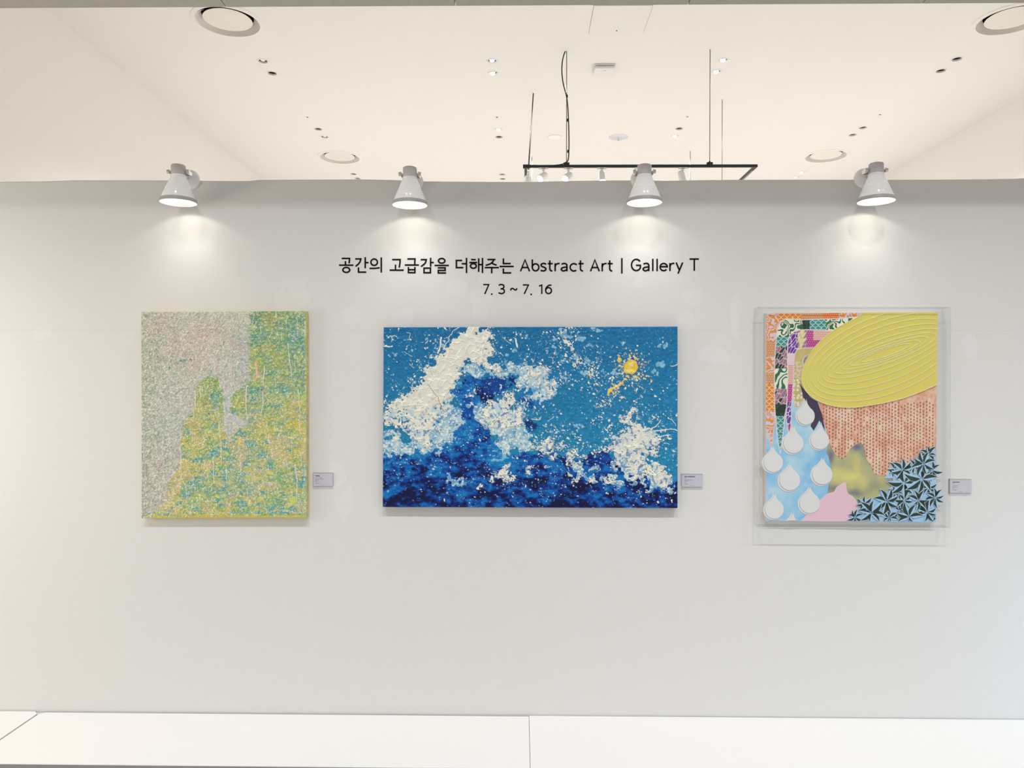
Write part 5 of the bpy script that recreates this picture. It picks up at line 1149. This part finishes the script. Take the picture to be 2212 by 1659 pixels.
# the yellow oval and its rows of beads
M['yellow'] = mat('yellow_card', tuple(rgb(218, 204, 96)), 0.6, noise=0.04, nscale=25)
M['bead'] = mat('pale_yellow_bead', tuple(np.clip(rgb(250, 246, 196), 0, 0.93)), 0.3)
OV = d6([(1225, 168), (1150, 222), (1070, 262), (985, 305), (900, 362), (845, 405), (790, 452), (742, 500), (700, 552), (665, 600), (640, 650), (612, 700), (594, 745), (583, 790), (578, 835), (581, 880), (592, 925), (606, 955), (625, 985), (660, 1025), (700, 1060), (748, 1088), (800, 1111), (850, 1128), (900, 1141), (950, 1151), (1010, 1158), (1070, 1160), (1130, 1160), (1200, 1152), (1270, 1141), (1360, 1127), (1450, 1110), (1550, 1087), (1650, 1060), (1750, 1024), (1850, 985), (1925, 952), (1990, 924), (2000, 166)])
cutout('yellow_oval', [OV], YC - 0.0005, YC - 0.0040, M['yellow'], t)
rings_ = [(255, 87, 84, 588), (360, 122, 117, 590), (445, 160, 150, 590), (530, 208, 180, 592), (600, 257, 200, 594), (653, 310, 215, 597), (708, 370, 226, 600), (762, 428, 232, 604), (820, 488, 235, 607), (872, 550, 222, 610)]
bm = bmesh.new()
def bead(x, y, r=0.0022):
    c = P(x, y, YC - 0.0040); n = 8
    rs = [(r, 0.0), (r * 0.85, -r * 0.9), (r * 0.45, -r * 1.5)]
    vs = [[bm.verts.new((c.x + q * math.cos(2 * PI * k / n), c.y + h, c.z + q * math.sin(2 * PI * k / n))) for k in range(n)] for q, h in rs]
    for A, B in zip(vs[:-1], vs[1:]):
        for k in range(n): bm.faces.new((A[k], A[(k + 1) % n], B[(k + 1) % n], B[k]))
    bm.faces.new(vs[-1])
def inside(poly, x, y):
    ok = False
    for i in range(len(poly)):
        (ax, ay), (bx, by) = poly[i], poly[(i + 1) % len(poly)]
        if (ay > y) != (by > y) and x < (bx - ax) * (y - ay) / (by - ay) + ax: ok = not ok
    return ok
for k, (w, h, qd, cy) in enumerate(rings_):
    if k == len(rings_) - 1:
        path = d6([(1215, 178), (1150, 222), (1070, 262), (985, 305), (900, 362), (845, 405), (790, 452), (742, 500), (700, 552), (665, 600), (640, 650), (612, 700), (594, 745), (583, 790), (578, 835), (581, 880), (592, 925), (606, 955), (625, 985), (660, 1025), (700, 1060), (748, 1088), (800, 1111), (850, 1128), (900, 1141), (950, 1151), (1010, 1158), (1070, 1160), (1130, 1160), (1200, 1152), (1270, 1141), (1360, 1127), (1450, 1110), (1550, 1087), (1650, 1060), (1750, 1024), (1850, 985), (1925, 952), (1985, 926)])
        path = [(x + (1.2 if x < 1730 else 0.4), y - 1.0 if y > 800 else y + 0.6) for x, y in path]
    else:
        rr = (40, 58, 80, 112, 160, 224, 293, 360, 425)[k]; path = d6([(1450 + w * math.cos(a), cy - qd * math.cos(a) + rr * math.sin(a)) for a in np.linspace(0, 2 * PI, 400)])
    acc = 0.0; last = path[0]
    for p_ in path[1:]:
        L = math.dist(last, p_); n_ = 0
        while acc + L >= 2.75:
            f_ = (2.75 - acc) / L; last = (last[0] + (p_[0] - last[0]) * f_, last[1] + (p_[1] - last[1]) * f_); L = math.dist(last, p_); acc = 0.0
            if last[0] < 2023.4 and last[1] > 677.5 and (k == len(rings_) - 1 or inside(OV, *last)): bead(*last)
        acc += L; last = p_
tag(part('bead_rows', bm, M['bead'], t, True), kind='stuff')

# white paper drops
M['paper_white'] = mat('white_paper', (0.88, 0.88, 0.885), 0.7, noise=0.01, nscale=30)
DROPS = [((612, -192), (620, -5), 101), ((488, 88), (490, 280), 115), ((770, 48), (765, 248), 105), ((271, 300), (282, 480), 110), ((450, 484), (451, 664), 117), ((795, 420), (790, 605), 115), ((656, 722), (659, 903), 115), ((291, 788), (292, 968), 107), ((480, 984), (474, 1175), 108)]
def drop(tip, c, r, dx=0.0, cut=None):
    a0 = 46; out = []
    for k in range(41):
        a = math.radians(-a0 + (180 + 2 * a0) * k / 40); out.append((c[0] + r * math.cos(a), c[1] + r * math.sin(a)))
    L_ = out[-1]; R_ = out[0]; top_ = (tip[0] + dx, tip[1])
    def bez(p, q):            # shoulder that draws in and then rises to the tip
        sgn = 1 if p[0] > c[0] else -1; m1 = (c[0] + (q[0] - c[0]) * 0.6 + sgn * 0.10 * r, c[1] - 1.16 * r)
        return [((1 - u) ** 2 * p[0] + 2 * u * (1 - u) * m1[0] + u * u * q[0], (1 - u) ** 2 * p[1] + 2 * u * (1 - u) * m1[1] + u * u * q[1]) for u in np.linspace(0.08, 1, 12)]
    pts = out + bez(L_, top_) + list(reversed(bez(R_, top_)))[1:]
    if cut is not None: pts = [p for p in pts if p[1] <= cut]
    return pts
for tip, c, r in DROPS:
    cut = 1086 if c[1] > 1100 else None
    o = cutout('paper_drop', [d7(drop(tip, c, r, 0, cut))], YC - 0.0006, YC - 0.0018, M['paper_white'], t)
    cutout('paper_layer', [d7(drop((tip[0] + 22, tip[1] + 6), (c[0] + r * 0.10, c[1] - r * 0.04), r * 0.90, 0, cut))], YC - 0.0042, YC - 0.0050, M['paper_white'], o)

# leaf clusters cut from card: each leaf half dark green, half pale blue
M['leaf_dark'] = mat('dark_green_leaf', tuple(rgb(10, 46, 36)), 0.6, noise=0.25, nscale=60)
M['leaf_blue'] = mat('pale_blue_leaf', tuple(rgb(158, 196, 226)), 0.6, noise=0.05, nscale=50)
M['leaf_line'] = mat('leaf_outline', tuple(rgb(206, 222, 230)), 0.6)
rl = random.Random(5)
def leaf(c, a, L, wd, asym=0.5):
    """both halves of one leaf from centre c along angle a"""
    ca, sa = math.cos(a), math.sin(a); A = []; B = []
    for k in range(9):
        u = k / 8; h = wd * math.sin(PI * u ** 0.8) * (1 - 0.25 * u); bend = 0.10 * L * math.sin(PI * u) * asym
        x = L * (0.08 + 0.92 * u)
        A.append((c[0] + x * ca - (bend + h) * sa, c[1] + x * sa + (bend + h) * ca)); B.append((c[0] + x * ca - (bend - h) * sa, c[1] + x * sa + (bend - h) * ca))
    f_ = 0.64 if asym > 0 else 0.36
    mid = [(p[0] * (1 - f_) + q_[0] * f_, p[1] * (1 - f_) + q_[1] * f_) for p, q_ in zip(A, B)]
    return A + list(reversed(mid))[1:-1], mid + list(reversed(B))[1:-1], A + list(reversed(B))[1:-1]
FL = [(1650, 690, 175, 0), (1835, 650, 190, 1), (1470, 880, 165, 2), (1310, 1000, 165, 3), (1700, 1040, 165, 4), (1890, 995, 165, 5), (1975, 840, 120, 6), (1850, 490, 145, 7), (1635, 555, 130, 8), (1905, 395, 110, 9), (1550, 545, 100, 10), (1650, 870, 110, 11), (1140, 1045, 95, 12), (1490, 1050, 115, 13), (1800, 870, 125, 14), (1940, 560, 115, 15), (1760, 520, 100, 16), (1560, 800, 95, 17), (1900, 740, 100, 18), (1240, 900, 95, 19), (1600, 980, 100, 20), (1960, 1040, 95, 21)]
# card backing below the leaves
back = d7([(1040, 1086), (1100, 1060), (1130, 985), (1190, 945), (1175, 900), (1210, 850), (1290, 860), (1340, 850), (1400, 800), (1390, 770), (1440, 800), (1520, 720), (1540, 640), (1440, 640), (1480, 590), (1510, 520), (1570, 478), (1640, 478), (1720, 512), (1720, 460), (1780, 440), (1800, 400), (1850, 400), (1880, 360), (1930, 348), (1978, 350), (1980, 1096)])
cutout('leaf_backing', [back], YC - 0.0006, YC - 0.0016, M['leaf_blue'], t)
for j, (cx, cy, L, sd_) in enumerate(FL):
    n = rl.choice((7, 8, 8)); a0 = rl.random() * 6.28; DA = []; LB = []; OUT = []
    for k in range(n):
        a = a0 + 2 * PI * k / n + rl.uniform(-0.12, 0.12); l = L * rl.uniform(0.80, 1.05)
        ex, ey = cx + l * math.cos(a), cy + l * math.sin(a)
        lim = 2062 if 500 < cy < 900 else 1984
        if ex > lim: l *= max(0.15, (lim - cx) / (ex - cx))
        if cy + l * math.sin(a) > 1092: l *= max(0.12, (1092 - cy) / (l * math.sin(a)))
        if l < L * 0.2: continue
        asy = rl.choice((-1, 1)) * 0.7
        p, q_, w = leaf((cx, cy), a, l, l * 0.20, asy)
        OUT.append([(cx + (x - cx) * 1.035 + (x - (cx + l * 0.5 * math.cos(a))) * 0.03, cy + (y - cy) * 1.035 + (y - (cy + l * 0.5 * math.sin(a))) * 0.03) for x, y in w])
        if asy > 0: DA.append(p); LB.append(q_)
        else: DA.append(q_); LB.append(p)
    z = 0.0018 + 0.0007 * (j % 5) + (0.002 if j < 8 else 0)
    b0 = cutout('leaf_cluster', [d7(p) for p in OUT], YC - z, YC - z - 0.0006, M['leaf_line'], t)
    cutout('dark_half', [d7(p) for p in DA], YC - z - 0.0005, YC - z - 0.0009, M['leaf_dark'], b0)
    cutout('pale_half', [d7(p) for p in LB], YC - z - 0.0005, YC - z - 0.0009, M['leaf_blue'], b0)

# the clear acrylic case around it: a separate cover
YB = -0.066
FC = [(1638.5, 663.5), (2055, 662.5), (2053, 1140.5), (1638.5, 1139.5)]
t = thing('acrylic_case', 'clear acrylic case standing proud around the collage panel', 'display case', (P(1846, 901).x, 0, P(1846, 901).z), world=True)
fc = [P(u, v, YB) for u, v in FC]; xa_, xb_, za_, zb_ = fc[3].x, fc[1].x, fc[3].z, fc[1].z; T3 = 0.003
part('front_sheet', bbox((xa_, YB, za_), (xb_, YB + T3, zb_)), M['acrylic'], t)
part('side_sheet', bbox((xa_, YB + T3, za_), (xa_ + T3, -0.0004, zb_)), M['acrylic'], t)
part('side_sheet', bbox((xb_ - T3, YB + T3, za_), (xb_, -0.0004, zb_)), M['acrylic'], t)
part('top_sheet', bbox((xa_ + T3, YB + T3, zb_ - T3), (xb_ - T3, -0.0004, zb_)), M['acrylic'], t)
part('bottom_sheet', bbox((xa_ + T3, YB + T3, za_), (xb_ - T3, -0.0004, za_ + T3)), M['acrylic'], t)
e_ = 0.0014
for lo, hi, mk in (((xa_, YB - e_ / 2, zb_ - e_), (xb_, YB + T3, zb_ + e_ / 2), 'acrylic_edge'), ((xa_, YB - e_ / 2, za_ - e_ / 2), (xb_, YB + T3, za_ + e_), 'acrylic_edge'),
                   ((xa_ - e_ / 2, YB - e_ / 2, za_), (xa_ + e_, YB + T3, zb_), 'acrylic_edge_dim'), ((xb_ - e_, YB - e_ / 2, za_), (xb_ + e_ / 2, YB + T3, zb_), 'acrylic_edge_dim')):
    part('case_edge', bbox(lo, hi), M[mk], t)
